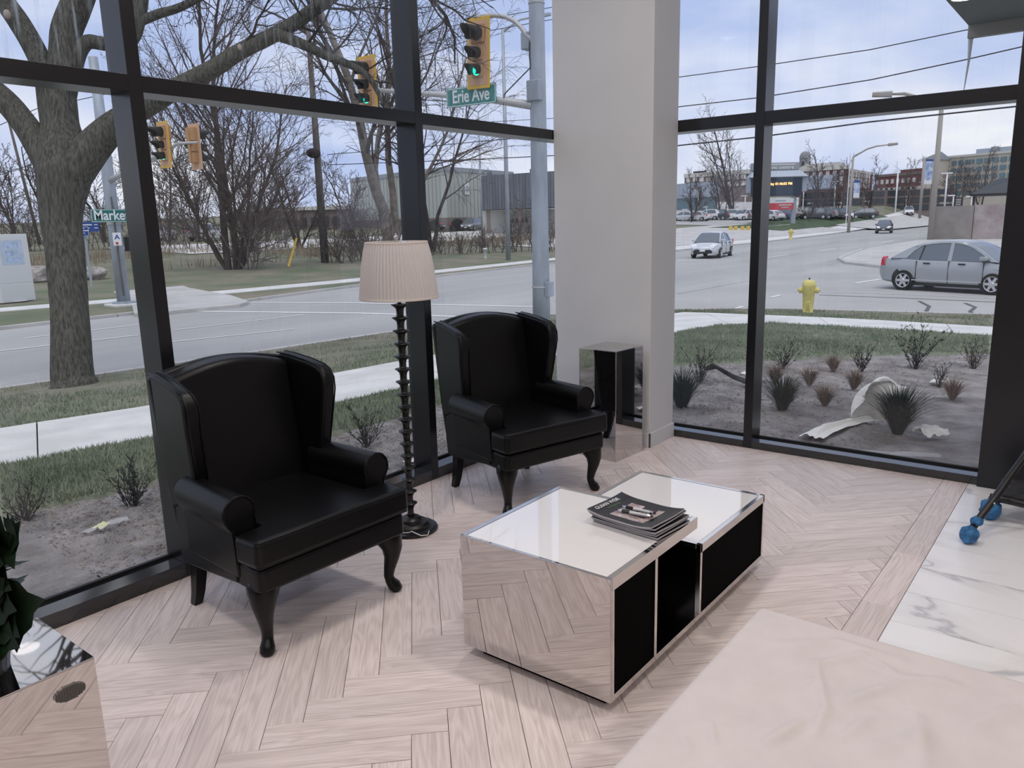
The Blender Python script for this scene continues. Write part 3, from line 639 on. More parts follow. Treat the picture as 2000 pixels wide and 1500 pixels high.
MB().tube([(4.26, -.06, .05), (4.55, -.12, .52), (4.86, -.14, 1.0)], .0175, 10).build('leg', 'tube', st, smooth=True); MB().tube([(4.70, -.10, .05), (4.5, -.12, .52)], .0175, 10).build('leg', 'tube', st, smooth=True)

# ================================================================== OUTDOORS: GROUND
M['dirt'] = mat('dry garden soil', (.23, .215, .205), .95, 0, .1, vs=3.5, col2=(.42, .395, .385), bump=.75, bs=34, det=10, world=True, bd=.09)
M['turf'] = mat('thin winter turf', (.15, .18, .13), .95, 0, .1, vs=2.2, col2=(.26, .28, .21), bump=.6, bs=60, det=9, world=True)
M['verge'] = mat('worn verge turf', (.14, .16, .105), .95, 0, .1, vs=1.1, col2=(.27, .245, .20), bump=.6, bs=60, det=9, world=True)
M['field'] = mat('rough field grass', (.13, .16, .10), .95, 0, .1, vs=.4, col2=(.24, .215, .165), bump=.5, bs=4, det=9, world=True)
M['blade'] = mat('grass blade', (.18, .22, .15), .8, 0, .2, vs=.8, col2=(.30, .33, .24), world=True)
M['straw'] = mat('dry straw grass', (.24, .19, .14), .9, 0, .1, vs=.5, col2=(.36, .30, .225), world=True)
M['concrete'] = mat('pale concrete paving', (.56, .555, .54), .9, 0, .2, vs=1.3, col2=(.70, .695, .68), bump=.15, bs=60, det=8, world=True)
M['concrete_old'] = mat('old concrete', (.43, .42, .41), .9, 0, .2, vs=.7, col2=(.54, .53, .515), bump=.2, bs=30, det=8, world=True)
M['asphalt'] = mat('worn asphalt', (.34, .34, .335), .9, 0, .25, vs=.35, col2=(.42, .42, .41), bump=.15, bs=80, det=9, world=True, stretch=(.18, 1, 1))
M['asphalt_light'] = mat('bleached asphalt', (.38, .375, .365), .9, 0, .25, vs=.3, col2=(.44, .435, .425), bump=.15, bs=80, det=9, world=True)
M['tar'] = mat('tar crack filler', (.10, .10, .10), .7)
M['road_white'] = mat('road marking paint', (.70, .70, .69), .8, var=.12, vs=14)
M['road_yellow'] = mat('yellow paint', (.62, .42, .06), .7)
M['litter_white'] = mat('white paper litter', (.72, .71, .68), .8)
M['stones'] = mat('wood chips and pebbles', (.30, .27, .24), .9, var=.3, vs=40)
def gz(x, y): return max(-.80, -.03-math.hypot(.078*max(0, y-3.4), .050*max(0, x-5.2)))
def hfar(x, y): return -.78+.028*max(0,y-30)+(.015*max(0,x-60)+.03*max(0,x-112))*min(1,max(0,(y-27.5)/10))
K_wall = [(-30, 3.45), (1.5, 3.45), (2.5, 3.45), (4.2, 3.45), (5.2, 3.45), (5.27, 3.4), (5.27, 2.9), (5.27, 2.2), (5.27, 1.2), (5.27, -30)]
K_dirt = [(-30, 6.3), (1.72, 5.6), (2.57, 5.3), (4.18, 5.25), (5.49, 5.16), (8.74, 4.25), (9.88, 3.5), (11.3, 2.6), (12.75, 1.36), (13.4, -30)]
K_near = [(-30, 9.6), (2.26, 7.29), (3.43, 7.0), (5.17, 6.5), (8.5, 6.2), (12.89, 6.28), (14.64, 6.25), (15.66, 5.5), (15.58, 1.69), (15.6, -30)]
K_far = [(-30, 12.2), (3.04, 9.6), (4.43, 9.0), (6.8, 8.57), (9.5, 8.45), (15.2, 9.1), (18.45, 8.7), (17.9, 6.6), (17.5, 2.0), (17.5, -30)]
K_curb = [(-30, 16.0), (4.45, 13.77), (6.6, 13.5), (9.0, 13.2), (12.0, 12.9), (16.2, 11.7), (18.9, 8.95), (20.05, 7.1), (21.0, 2.2), (21.5, -30)]
def kp(K, t):
    i = min(int(t), len(K)-2); q = t-i; a, b = K[i], K[i+1]; return (a[0]+(b[0]-a[0])*q, a[1]+(b[1]-a[1])*q)
def strip(name, m, A, B, t0, t1, na, nc, zf, kind='structure', parent=None, smooth=True, skirt=0):
    def fn(u, v):
        t = t0+(t1-t0)*u; a = kp(A, t); b = kp(B, t); x = a[0]+(b[0]-a[0])*v; y = a[1]+(b[1]-a[1])*v; return (x, y, zf(x, y)-(skirt if v < 1e-6 else 0))
    o = MB().grid(fn, na, nc).build(name, m, parent, smooth=smooth)
    if kind and not parent: o['kind'] = kind
    return o
def zdirt(x, y):
    k = 1.0 if (-4 < x < 16 and -4 < y < 8) else 0
    return gz(x, y)+.035*k*noise.noise(Vector((x*2.3, y*2.3, 0)))+.020*k*noise.noise(Vector((x*8, y*8, 3)))+.014*k*noise.noise(Vector((x*19, y*19, 5)))-.02
K_dirt2 = [(a[0]+(a[0]-w[0])*.05, a[1]+(a[1]-w[1])*.05) for a, w in zip(K_dirt, K_wall)]
tag(MB().add([(-400, -400, -1.3), (600, -400, -1.3), (600, 500, -1.3), (-400, 500, -1.3)], [(0, 1, 2, 3)]).build('ground', 'field'), kind='structure')
strip('garden_bed', 'dirt', K_wall, K_dirt2, 0, 1, 12, 30, zdirt); strip('garden_bed', 'dirt', K_wall, K_dirt2, 1, 8.2, 700, 110, zdirt); strip('garden_bed', 'dirt', K_wall, K_dirt2, 8.2, 9, 12, 30, zdirt)
def zl(x, y): return gz(x, y)+.012+.02*noise.noise(Vector((x*1.6, y*1.6, 9)))
strip('lawn', 'turf', K_dirt, K_near, 0, 9, 220, 40, zl, skirt=.09)
strip('verge', 'verge', K_far, K_curb, 0, 9, 220, 14, lambda x, y: max(-.80, gz(x, y)+.02*noise.noise(Vector((x*1.6, y*1.6, 9)))))
# sidewalk, one object per slab
sw = thing('sidewalk', None, None, kind='structure')
def cum(A, B, t0, t1, n=400):
    ts = [t0+(t1-t0)*i/n for i in range(n+1)]; L_ = [0]
    P_ = [tuple((a+b)/2 for a, b in zip(kp(A, t), kp(B, t))) for t in ts]
    for i in range(n): L_.append(L_[-1]+math.dist(P_[i], P_[i+1]))
    return ts, L_
def slabs(parent, name, m, A, B, t0, t1, step, zf, gap_=.014, off=0.0, th=.10):
    ts, L_ = cum(A, B, t0, t1); tot = L_[-1]; s = -off; cuts = []
    def tat(s_):
        s_ = max(0, min(tot, s_))
        for i in range(len(L_)-1):
            if L_[i+1] >= s_: return ts[i]+(ts[i+1]-ts[i])*((s_-L_[i])/max(1e-9, L_[i+1]-L_[i]))
        return ts[-1]
    while s < tot:
        a, b = max(0, s)+gap_/2, min(tot, s+step)-gap_/2; s += step
        if b-a < .1: continue
        n = 5; mb = MB(); top = []; 
        for i in range(n+1):
            t = tat(a+(b-a)*i/n); p, q = kp(A, t), kp(B, t); top.append(((*p, zf(*p)), (*q, zf(*q))))
        vs = []
        for p, q in top: vs += [p, q, (p[0], p[1], p[2]-th), (q[0], q[1], q[2]-th)]
        fs = []
        for i in range(n):
            k = i*4; fs += [(k, k+4, k+5, k+1), (k, k+2, k+6, k+4), (k+1, k+5, k+7, k+3)]
        fs += [(0, 1, 3, 2), (n*4, n*4+2, n*4+3, n*4+1)]
        mb.add(vs, fs).build(name, m, parent)
slabs(sw, 'slab', 'concrete', K_near, K_far, .75, 8.35, 2.35, lambda x, y: gz(x, y)+.015, off=.9)
strip('slab_run', 'concrete', K_near, K_far, 0, .75, 20, 1, lambda x, y: gz(x, y)+.01, parent=sw); strip('slab_run', 'concrete', K_near, K_far, 8.35, 9, 20, 1, lambda x, y: gz(x, y)+.01, parent=sw)
K_curb2 = [(a[0], a[1]+.16) if i < 4 else ((a[0]+.10, a[1]+.13) if i < 7 else (a[0]+.16, a[1])) for i, a in enumerate(K_curb)]
kb = thing('curb', None, None, kind='structure')
slabs(kb, 'curb_stone', 'concrete_old', K_curb, K_curb2, .8, 8.4, 3.0, lambda x, y: -.785, gap_=.02, th=.12)
# roads
rd = tag(MB().add([(-80, 7, -.85), (240, 7, -.85), (240, 40, -.85), (-80, 24.5, -.85)], [(0, 1, 2, 3)]).build('road', 'asphalt'), kind='structure')
rs = tag(MB().add([(17, -80, -.846), (39, -80, -.846), (40.5, 10.9, -.846), (32, 11.05, -.846), (17, 11.35, -.846)], [(0, 1, 2, 3, 4)]).build('side_street', 'asphalt_light'), kind='structure')
def paint(name, pts, w, m='road_white', z=-.842, parent=None):
    mb = MB()
    for a, b in zip(pts[:-1], pts[1:]):
        d = (Vector(b)-Vector(a)).normalized(); s = Vector((-d.y, d.x))*w/2
        mb.add([(a[0]+s.x, a[1]+s.y, z), (b[0]+s.x, b[1]+s.y, z), (b[0]-s.x, b[1]-s.y, z), (a[0]-s.x, a[1]-s.y, z)], [(0, 1, 2, 3)])
    return mb.build(name, m, parent or rd, fix=False)
paint('lane_line', [(5.574,18.656),(6.15,18.679),(8.969,18.332)], .11); paint('lane_line', [(7.268,20.426),(10.078,20.387)], .11)
paint('lane_line', [(8.729,16.49),(11.53,15.749)], .10); paint('lane_line', [(9.915,18.413),(13.612,18.068)], .10)
paint('stop_line', [(12.391,22.581),(14.62,16.843),(15.845,11.158)], .22); paint('crossing_line', [(15.056,22.81),(16.555,19.164),(18.242,12.839)], .2)
paint('stop_line', [(41.401,20.206),(42.239,18.765)], .4); paint('lane_line', [(44.937,16.337),(49.235,16.453)], .16); paint('lane_line', [(54.271,16.097),(58.347,16.182)], .18); paint('lane_line', [(69.291,15.631),(74.162,15.795)], .2)
paint('lane_line', [(23.369,11.328),(29.89,11.135),(39.177,10.63)], .1, 'concrete_old', -.841)
paint('edge_line', [(21.007,3.876),(21.265,2.193)], .14, z=-.838, parent=rs); paint('seam', [(25.531,7.501),(25.727,4.872),(25.372,2.659)], .10, 'concrete', -.839, rs)
paint('seam', [(29.197,7.364),(31.318,7.009)], .18, z=-.838, parent=rs); paint('seam', [(23.233,8.239),(24.109,8.233)], .14, z=-.838, parent=rs); paint('seam', [(19.871,8.036),(20.676,8.073)], .14, z=-.838, parent=rs)
paint('tar_crack', [(23.867,4.313),(22.662,3.844),(21.685,3.728),(21.011,3.628)], .09, 'tar', -.837, rs); paint('tar_crack', [(23.797,3.185),(22.878,2.825),(21.888,2.803),(21.15,2.649)], .09, 'tar', -.837, rs)
paint('tar_crack', [(24.55,7.207),(24.536,4.906),(24.376,2.546)], .07, 'tar', -.8385, rs)
# corner pad of concrete across the side street, with a broken kerb
pad = tag(MB().prism([(40.2, 10.6), (37.5, 8.4), (38.0, -80), (240, -80), (240, 13.9), (63, 13.9), (56, 13.7), (44.2, 12.0)], -.95, -.79).build('corner_pad', 'concrete_old'), kind='structure')
MB().tube([(37.6, 8.2, -.80), (40.3, 10.6, -.80), (44.2, 12.05, -.80), (56, 13.75, -.8)], .10, 6).build('broken_kerb', 'concrete_old', pad)
# far side of the avenue
F_curb = [(-80, 20.5), (7.6, 22.8), (15, 23.1), (21, 24.3), (34.6, 25.7), (69, 25.6), (117, 28.6), (240, 34)]
F_c2 = [(a[0], a[1]+.18) for a in F_curb]
F_sw = [(-80, 31), (9, 27.3), (12.7, 26.7), (16.3, 25.95), (22.3, 25.75), (35.5, 26.7), (60, 29), (75, 30)]
F_sw2 = [(a[0], a[1]+1.45) for a in F_sw]
kf = thing('curb', None, None, kind='structure')
slabs(kf, 'curb_stone', 'concrete_old', F_curb, F_c2, .75, 6.6, 5.0, lambda x, y: -.765, gap_=.03, th=.12)
tag(MB().grid(lambda u, v: ((lambda x: (lambda y0: (x, y0+(190-y0)*v**1.6, hfar(x, y0+(190-y0)*v**1.6)))(next(kp(F_c2, i+q)[1] for i in range(len(F_c2)-1) for q in [max(0, min(1, (x-F_c2[i][0])/(F_c2[i+1][0]-F_c2[i][0])))] if x <= F_c2[i+1][0]+1e-6)))(-80+320*u)), 160, 70).build('field', 'field', smooth=True), kind='structure')
fs_ = thing('sidewalk', None, None, kind='structure')
slabs(fs_, 'slab', 'concrete', F_sw, F_sw2, .8, 6.0, 4.0, lambda x, y: -.755, gap_=.03, th=.08)
def flat(name, m, pts, dz=.04, z=None, th=.0):
    return tag(MB().prism(pts, -.9, z+dz).build(name, m), kind='structure')
flat('trail', 'concrete_old', [(18.224,40.2),(21.039,44.591),(23.108,46.743),(23.462,43.958),(22.894,41.42),(20.594,37.504),(19.624,36.232),(18.338,33.582),(16.965,29.914),(16.13,26.683),(15.741,25.065),(14.659,22.315),(13.917,21.701),(11.952,21.921),(11.172,21.775),(10.893,22.345),(12.624,26.01),(14.27,30.569),(15.721,34.393)], 0, -.742)
flat('trail_plaza', 'concrete', [(14.536,46.782),(17.286,46.386),(17.073,42.68),(22.542,47.597),(22.911,46.343),(20.995,43.783),(17.279,39.197),(15.408,34.552),(13.208,33.665),(12.588,34.01),(11.08,35.915)], 0, -.735)
def drape_rect(name, m, x0, x1, y0, y1, dz, nx=14, ny=8):
    return tag(MB().grid(lambda u, v: (x0+(x1-x0)*u, y0+(y1-y0)*v, hfar(x0+(x1-x0)*u, y0+(y1-y0)*v)+dz), nx, ny).build(name, m), kind='structure')
drape_rect('parking_lot', 'concrete', 30, 78, 52, 66, .05)
drape_rect('parking_apron', 'concrete_old', 52, 112, 29.3, 45.5, .05)
strip('avenue_walk', 'concrete', F_c2, [(a[0], a[1]+3.8) for a in F_curb], 4.4, 7, 60, 3, lambda x, y: hfar(x, y)+.03)
drape_rect('parking_lot', 'asphalt_light', 104, 220, 44, 110, .06)
M['lawn_far'] = mat('green median grass', (.05, .085, .035), .95, var=.25, vs=.5, world=True)
drape_rect('median_lawn', 'lawn_far', 96, 150, 33, 42.5, .06)
drape_rect('lot_drive', 'concrete_old', 118, 220, 25, 33, .09)
# grass blades: too many to count, one object per lawn
def blades(name, m, A, B, t0, t1, n, h0, h1, w, zf, label, seed, keep=None):
    rg = random.Random(seed); vs = []; fs = []
    for _ in range(n):
        t = rg.uniform(t0, t1); v = rg.random(); a, b = kp(A, t), kp(B, t); x = a[0]+(b[0]-a[0])*v; y = a[1]+(b[1]-a[1])*v
        if keep and not keep(x, y, v, rg): continue
        z = zf(x, y)-.004; an = rg.uniform(0, PI); h = rg.uniform(h0, h1); lx, ly = rg.uniform(-.6, .6)*h, rg.uniform(-.6, .6)*h
        k = len(vs); vs += [(x-math.cos(an)*w, y-math.sin(an)*w, z), (x+math.cos(an)*w, y+math.sin(an)*w, z), (x+lx, y+ly, z+h)]; fs.append((k, k+1, k+2))
    b = MB(); b.v = vs; b.f = fs; o = b.build(name, m, fix=False); return tag(o, label, 'grass', kind='stuff')
blades('lawn_grass', 'blade', K_dirt, K_near, .9, 8.1, 90000, .025, .065, .006, zl, 'short green lawn grass between the garden bed and the sidewalk', 1, lambda x, y, v, rg: v > .03 or rg.random() < .4)
blades('verge_grass', 'blade', K_far, K_curb, .9, 8.1, 42000, .03, .08, .008, gz, 'patchy verge grass between the sidewalk and the road', 2, lambda x, y, v, rg: noise.noise(Vector((x*.9, y*.9, 4)))+.35-(v-.55)*1.1 > rg.random()*.7)
blades('verge_straw', 'straw', K_far, K_curb, .9, 8.1, 14000, .03, .07, .007, gz, 'dry straw in the verge along the road edge', 3, lambda x, y, v, rg: noise.noise(Vector((x*.9, y*.9, 4)))-.1+(v-.4)*1.1 > rg.random()*.7)
# pebbles and bark chips on the bed
rg = random.Random(11); pb = MB()
for _ in range(2600):
    t = rg.uniform(1, 8); v = rg.random()**.7; a, b = kp(K_wall, t), kp(K_dirt, t); x = a[0]+(b[0]-a[0])*v; y = a[1]+(b[1]-a[1])*v; s = rg.uniform(.006, .022); z = zdirt(x, y)
    an = rg.uniform(0, PI); ca, sa = math.cos(an)*s, math.sin(an)*s; w = rg.uniform(.3, .8)
    pb.add([(x-ca, y-sa, z), (x+sa*w, y-ca*w, z), (x+ca, y+sa, z), (x-sa*w, y+ca*w, z), (x, y, z+s*.6)], [(0, 1, 4), (1, 2, 4), (2, 3, 4), (3, 0, 4)])
cl = MB()
for _ in range(9000):
    t = rg.uniform(1, 8); v = rg.random(); a, b = kp(K_wall, t), kp(K_dirt, t); x = a[0]+(b[0]-a[0])*v; y = a[1]+(b[1]-a[1])*v; s = rg.uniform(.006, .03)*rg.uniform(.5, 1); z = zdirt(x, y)
    an = rg.uniform(0, PI); ca, sa = math.cos(an)*s, math.sin(an)*s; w = rg.uniform(.5, .9)
    cl.add([(x-ca, y-sa, z-.004), (x+sa*w, y-ca*w, z-.004), (x+ca, y+sa, z-.004), (x-sa*w, y+ca*w, z-.004), (x+ca*.2, y+sa*.2, z+s*.7), (x-ca*.4, y-sa*.3, z+s*.5)], [(0, 1, 5), (1, 4, 5), (1, 2, 4), (2, 3, 4), (3, 5, 4), (3, 0, 5)])
tag(cl.build('soil_clods', 'dirt', fix=False), 'loose soil clods covering the garden bed', 'soil', kind='stuff')
tag(pb.build('bark_chips', 'stones', fix=False), 'bark chips and pebbles scattered on the garden soil', 'bark chips', kind='stuff')

# ---- garden plants
M['tuft_green'] = mat('dark grass clump', (.022, .034, .022), .7, var=.5, vs=9)
M['tuft_tan'] = mat('dead tan grass clump', (.24, .185, .15), .9, var=.3, vs=9)
M['twig'] = mat('bare brown twig', (.045, .036, .032), .9, var=.3, vs=12)
M['twig_green'] = mat('small evergreen leaves', (.022, .034, .02), .8, var=.5, vs=18)
def tuft(name, label, loc, rad, h, n, m, seed, grp):
    rg = random.Random(seed); t = thing(name, label, 'grass clump', loc, 0, grp); mb = MB()
    for _ in range(n):
        a = rg.uniform(0, 2*PI); r0 = rad*.09*rg.random(); r1 = rad*rg.uniform(.15, 1.15); hh = h*rg.uniform(.6, 1.05); w = rg.uniform(.003, .007)
        p = []
        for k in range(5):
            q = k/4; r_ = r0+(r1-r0)*q**1.2; p.append(Vector((r_*math.cos(a), r_*math.sin(a), hh*(1-(1-q)**1.6)*(1-.18*q*q*(r1/rad)))))
        s = Vector((-math.sin(a), math.cos(a), 0)); vs = []
        for k, c in enumerate(p): ww = w*(1-k/4.3); vs += [c-s*ww, c+s*ww]
        mb.add(vs, [(2*k, 2*k+1, 2*k+3, 2*k+2) for k in range(4)])
    mb.build('blades', m, t, fix=False); return t
tuft('grass_clump', 'large dark green grass clump with the white cloth around it', (6.50, 1.25, -.12), .36, .42, 520, 'tuft_green', 1, 'dark green clumps')
tuft('grass_clump', 'dark green grass clump just right of the thin side window mullion', (6.80, 2.26, -.14), .32, .38, 380, 'tuft_green', 2, 'dark green clumps')
tuft('grass_clump', 'dark green grass clump beside the white column, seen through the side window', (6.35, 3.02, -.12), .36, .42, 360, 'tuft_green', 3, 'dark green clumps')
tl = ['behind the thin side window mullion', 'in the middle of the soil, behind the dark clump', 'in the row behind the white cloth', 'nearest the glass, left of the white cloth', 'farthest back near the lawn edge', 'nearest the right end of the bed']
for i, (x, y) in enumerate(((8.3, 2.85), (8.35, 2.50), (8.41, 2.06), (7.28, 2.03), (9.6, 2.6), (8.42, 1.16))):
    tuft('dry_grass_clump', 'small dead tan grass clump '+tl[i], (x, y, gz(x, y)-.02), .22, .24, 200, 'tuft_tan', 10+i, 'dead tan clumps')
def shrub(name, label, loc, h, n, seed, grp=None, m='twig', leaf_=True, lm='twig_green', spread=.7, cat='shrub', tw=.004):
    rg = random.Random(seed); t = thing(name, label, cat, loc, 0, grp); mb = MB(); lf = MB()
    for _ in range(n):
        a = rg.uniform(0, 2*PI); p = Vector((rg.uniform(-.06, .06)*h, rg.uniform(-.06, .06)*h, -.02)); d = Vector((math.cos(a)*spread*rg.random(), math.sin(a)*spread*rg.random(), 1)).normalized()
        pts = [p.copy()]; L_ = h*rg.uniform(.55, 1.05)
        for k in range(4):
            d = (d+Vector((rg.uniform(-.3, .3), rg.uniform(-.3, .3), rg.uniform(-.1, .2)))).normalized(); p = p+d*L_/4; pts.append(p.copy())
            for _s in range(2):
                e_ = (d+Vector((rg.uniform(-1, 1), rg.uniform(-1, 1), rg.uniform(-.2, .5)))).normalized(); q = p+e_*L_*rg.uniform(.10, .26); mb.tube([p, q], [tw*.6, tw*.25], 3, False)
                if leaf_:
                    for _l in range(3):
                        c = p.lerp(q, rg.uniform(.3, 1)); s = h*.03; an = rg.uniform(0, PI); v = Vector((math.cos(an), math.sin(an), rg.uniform(-.5, .5)))*s; w = Vector((-math.sin(an), math.cos(an), rg.uniform(-.5, .5)))*s*.6
                        lf.add([c-v, c+w, c+v, c-w], [(0, 1, 2, 3)])
        mb.tube(pts, [tw, tw*.85, tw*.7, tw*.5, tw*.3], 4, False)
    mb.build('twigs', m, t, fix=False)
    if leaf_: lf.build('leaves', lm, t, fix=False)
    return t
sl_ = [(2.25, 4.95, .34, 'sparse shrub on the soil in front of the left armchair'), (1.75, 5.35, .3, 'sparse shrub at the lawn edge near the left frame edge'), (3.98, 4.62, .34, 'sparse shrub on the soil seen between lamp and left armchair'),
       (7.78, 3.5, .40, 'dark twiggy shrub next to the black hose by the column'), (9.3, 3.1, .40, 'low twiggy shrub right behind the thin side window mullion'), (9.9, 2.36, .38, 'low twiggy shrub in the centre of the bed by the lawn'), (10.6, 1.9, .62, 'tallest twiggy shrub, upright stem, by the lawn edge'), (11.1, 1.33, .42, 'low twiggy shrub at the right end by the lawn'), (9.3, 1.42, .26, 'tiny shrub with a scrap of white paper caught in it'), (4.75, 3.98, .5, 'leafy shrub just outside the glass behind the right armchair')]
for i, (x, y, h, lb) in enumerate(sl_): shrub('garden_shrub', lb, (x, y, gz(x, y)-.02), h, 12 if h < .3 else 20, 40+i, 'sparse garden shrubs', 'twig', True)
# ---- white frost cloth caught on the clump
M['cloth_white'] = mat('white frost cloth', (.86, .85, .80), .85, 0, .2, bump=.2, bs=30)
fc = thing('frost_cloth', 'crumpled white cloth trailing from the dark grass clump', 'cloth')
def ribbon(p0, p1, w0, w1, hh, seed, bend=0):
    p0, p1 = Vector(p0), Vector(p1); d = p1-p0; s = Vector((-d.y, d.x, 0)).normalized()
    def fn(u, v):
        c = p0+d*u+s*bend*math.sin(PI*u); w = w0+(w1-w0)*u; k = (v-.5)*2
        z = hh*(.55+.45*math.sin(v*10+seed+u*2)*.5+.5*noise.noise(Vector((u*4, v*6, seed))))*(1-.35*k*k)
        return tuple(c+s*w*k*.5+Vector((0, 0, max(.012, z))))
    return fn
MB().grid(ribbon((5.78, 1.70, -.06), (6.75, 1.52, -.10), .19, .15, .055, 1.0, .05), 40, 26).build('tail', 'cloth_white', fc, smooth=True, fix=False)
def hump(u, v):
    a = -.4+2.5*u; r_ = .30+.04*math.sin(v*9+u*6); z = .38*math.sin(PI*(.02+.60*v))*(1-.55*abs(u-.45))+.015*math.sin(u*17+v*3)
    return (6.62+r_*math.cos(a)*(.55+.45*v), 1.36+r_*math.sin(a)*(.55+.45*(1-v))*.9, -.11+max(0, z))
MB().grid(hump, 44, 20).build('wrap', 'cloth_white', fc, smooth=True, fix=False)
MB().grid(ribbon((6.45, 1.10, -.10), (6.62, .95, -.11), .22, .14, .09, 4.0, .02), 20, 20).build('corner', 'cloth_white', fc, smooth=True, fix=False)
# ---- litter
M['film'] = mat('clear plastic film', (.62, .64, .66), .2, 0, .6, alpha=.45)
M['film_yellow'] = mat('yellowish wrapper', (.66, .66, .42), .4)
M['hose'] = mat('black drip hose', (.012, .013, .012), .5)
pf = thing('plastic_film', 'strip of clear plastic film lying on the soil near the side window', 'litter'); MB().grid(ribbon((5.60, 1.30, -.055), (5.80, .84, -.055), .10, .07, .03, 2.2), 40, 14).build('film', 'film', pf, smooth=True, fix=False)
wr = thing('snack_wrapper', 'crumpled clear and yellow wrapper on the soil by the left window', 'litter')
MB().grid(ribbon((1.785, 4.57, -.115), (1.87, 4.60, -.115), .06, .05, .02, 3.1), 14, 8).build('wrapper_end', 'film', wr, smooth=True, fix=False)
MB().grid(ribbon((1.85, 4.57, -.115), (1.93, 4.61, -.113), .07, .05, .03, 4.1), 14, 8).build('wrapper_body', 'film_yellow', wr, smooth=True, fix=False)
MB().grid(ribbon((1.93, 4.60, -.113), (2.04, 4.58, -.113), .07, .08, .025, 6.1), 14, 8).build('wrapper_end', 'film', wr, smooth=True, fix=False)
for i, (x, y, s, lb) in enumerate(((3.78, 4.45, .05, 'white paper scrap on the soil between lamp and armchair'), (8.6, 3.3, .07, 'white paper plate on the soil beside the black hose'), (9.4, 1.45, .09, 'white paper scrap in the tiny shrub at the right'), (3.72, 3.85, .05, 'white scrap on the soil right behind the floor lamp'), (9.3, 2.75, .05, 'small white scrap at the edge of the far lawn'), (12.6, 5.25, .04, 'tiny white scrap on the lawn near the column'))):
    g = MB().grid(lambda u, v: (x+(u-.5)*s*2, y+(v-.5)*s*1.4, gz(x, y)+.01+.03*s*10*abs(noise.noise(Vector((u*3, v*3, i))))), 6, 6); tag(g.build('paper_scrap', 'litter_white', smooth=True, fix=False), lb, 'litter')
ho = thing('drip_hose', 'loose black drip hose on the soil beside the column', 'hose'); hm = MB()
for k in range(3): hm.tube([(8.25+.03*k, 3.62+.03*k, -.12), (8.1, 3.45+.02*k, -.06+.02*k), (7.85, 3.15, -.10+.015*k), (7.7+.04*k, 2.85, -.13)], .014, 6)
hm.build('hose', 'hose', ho, smooth=True)

# ================================================================== TREES
M['bark'] = mat('furrowed grey brown bark', (.050, .049, .040), .95, 0, .1, vs=5, col2=(.145, .142, .120), bump=1.0, bs=9, stretch=(7, 7, 1.0), det=8)
M['bark_far'] = mat('grey brown bark', (.075, .062, .055), .95, 0, .1, var=.25, vs=2)
M['bark_pale'] = mat('pale grey bark', (.22, .19, .165), .95, 0, .1, var=.25, vs=2)
M['twig_far'] = mat('fine bare twigs', (.115, .095, .09), .95, 0, .1)
M['twig_dark'] = mat('dark bare twigs', (.05, .042, .040), .95, 0, .1)
M['cut_wood'] = mat('pruned branch scar', (.40, .33, .28), .9)
def rot_to(d, rg, spread):
    d = Vector(d).normalized(); a = d.orthogonal().normalized(); b = d.cross(a); an = rg.uniform(0, 2*PI)
    return (d*math.cos(spread)+(a*math.cos(an)+b*math.sin(an))*math.sin(spread)).normalized()
def grow(mb, p, d, L_, r_, lvl, rg, cfg, tw=None):
    """one crooked branch and its side branches"""
    n = cfg['seg'][min(lvl, len(cfg['seg'])-1)]; pts = [Vector(p)]; p = Vector(p); d = Vector(d).normalized()
    for k in range(n):
        d = (d+Vector((rg.gauss(0, 1), rg.gauss(0, 1), rg.gauss(0, 1)))*cfg['wob']+Vector((0, 0, cfg['up'][min(lvl, len(cfg['up'])-1)]))).normalized(); p = p+d*L_/n; pts.append(p.copy())
    rs = [r_*(1-.75*i/n) for i in range(n+1)]
    tgt = mb if (lvl < cfg.get('split', 1) or tw is None) else tw
    tgt.tube(pts, rs, max(3, cfg['sides']-lvl), False)
    if lvl < cfg['lv']:
        c = cfg['ch'][lvl]
        for i in range(c):
            q = cfg['from'][min(lvl, len(cfg['from'])-1)]+(1-cfg['from'][min(lvl, len(cfg['from'])-1)])*(i+rg.random())/c; k = min(n-1, int(q*n)); f_ = q*n-k
            b = pts[k].lerp(pts[k+1], f_); dd = (pts[k+1]-pts[k]).normalized()
            grow(mb, b, rot_to(dd, rg, math.radians(rg.uniform(*cfg['ang']))), L_*cfg['len'][lvl]*rg.uniform(.6, 1.15)*(1.15-.5*q), max(cfg['rmin'], rs[k]*cfg['rr']), lvl+1, rg, cfg, tw)
def path_tube(mb, L_, n=10, tgt=None): mb.tube([q[:3] for q in L_], [q[3] for q in L_], n)
# ---- the large street tree by the near verge
bt = thing('street_tree', 'large bare street tree with thick forked trunk outside the left window', 'tree')
d0 = None
trunk = MB()
def smooth_path(L_, n=4):
    """Catmull-Rom through (x,y,z,r) points"""
    out = []
    for i in range(len(L_)-1):
        p0, p1, p2, p3 = (Vector(L_[max(0, i-1)]), Vector(L_[i]), Vector(L_[i+1]), Vector(L_[min(len(L_)-1, i+2)]))
        for k in range(n):
            t = k/n; out.append(tuple(.5*((2*p1)+(-p0+p2)*t+(2*p0-5*p1+4*p2-p3)*t*t+(-p0+3*p1-3*p2+p3)*t**3)))
    out.append(tuple(L_[-1])); return out
TR = [(5.178,12.89,-0.96,0.488),(5.206,12.917,-0.777,0.39),(5.215,12.951,-0.641,0.35),(5.332,13.059,0.115,0.309),(5.484,13.246,1.23,0.317),(5.525,13.356,1.709,0.333),(5.59,13.395,2.067,0.374),(5.687,13.407,2.464,0.439),(5.756,13.44,2.821,0.406),(5.793,13.529,3.22,0.317),(5.835,13.611,3.619,0.309),(5.873,13.671,3.938,0.309)]
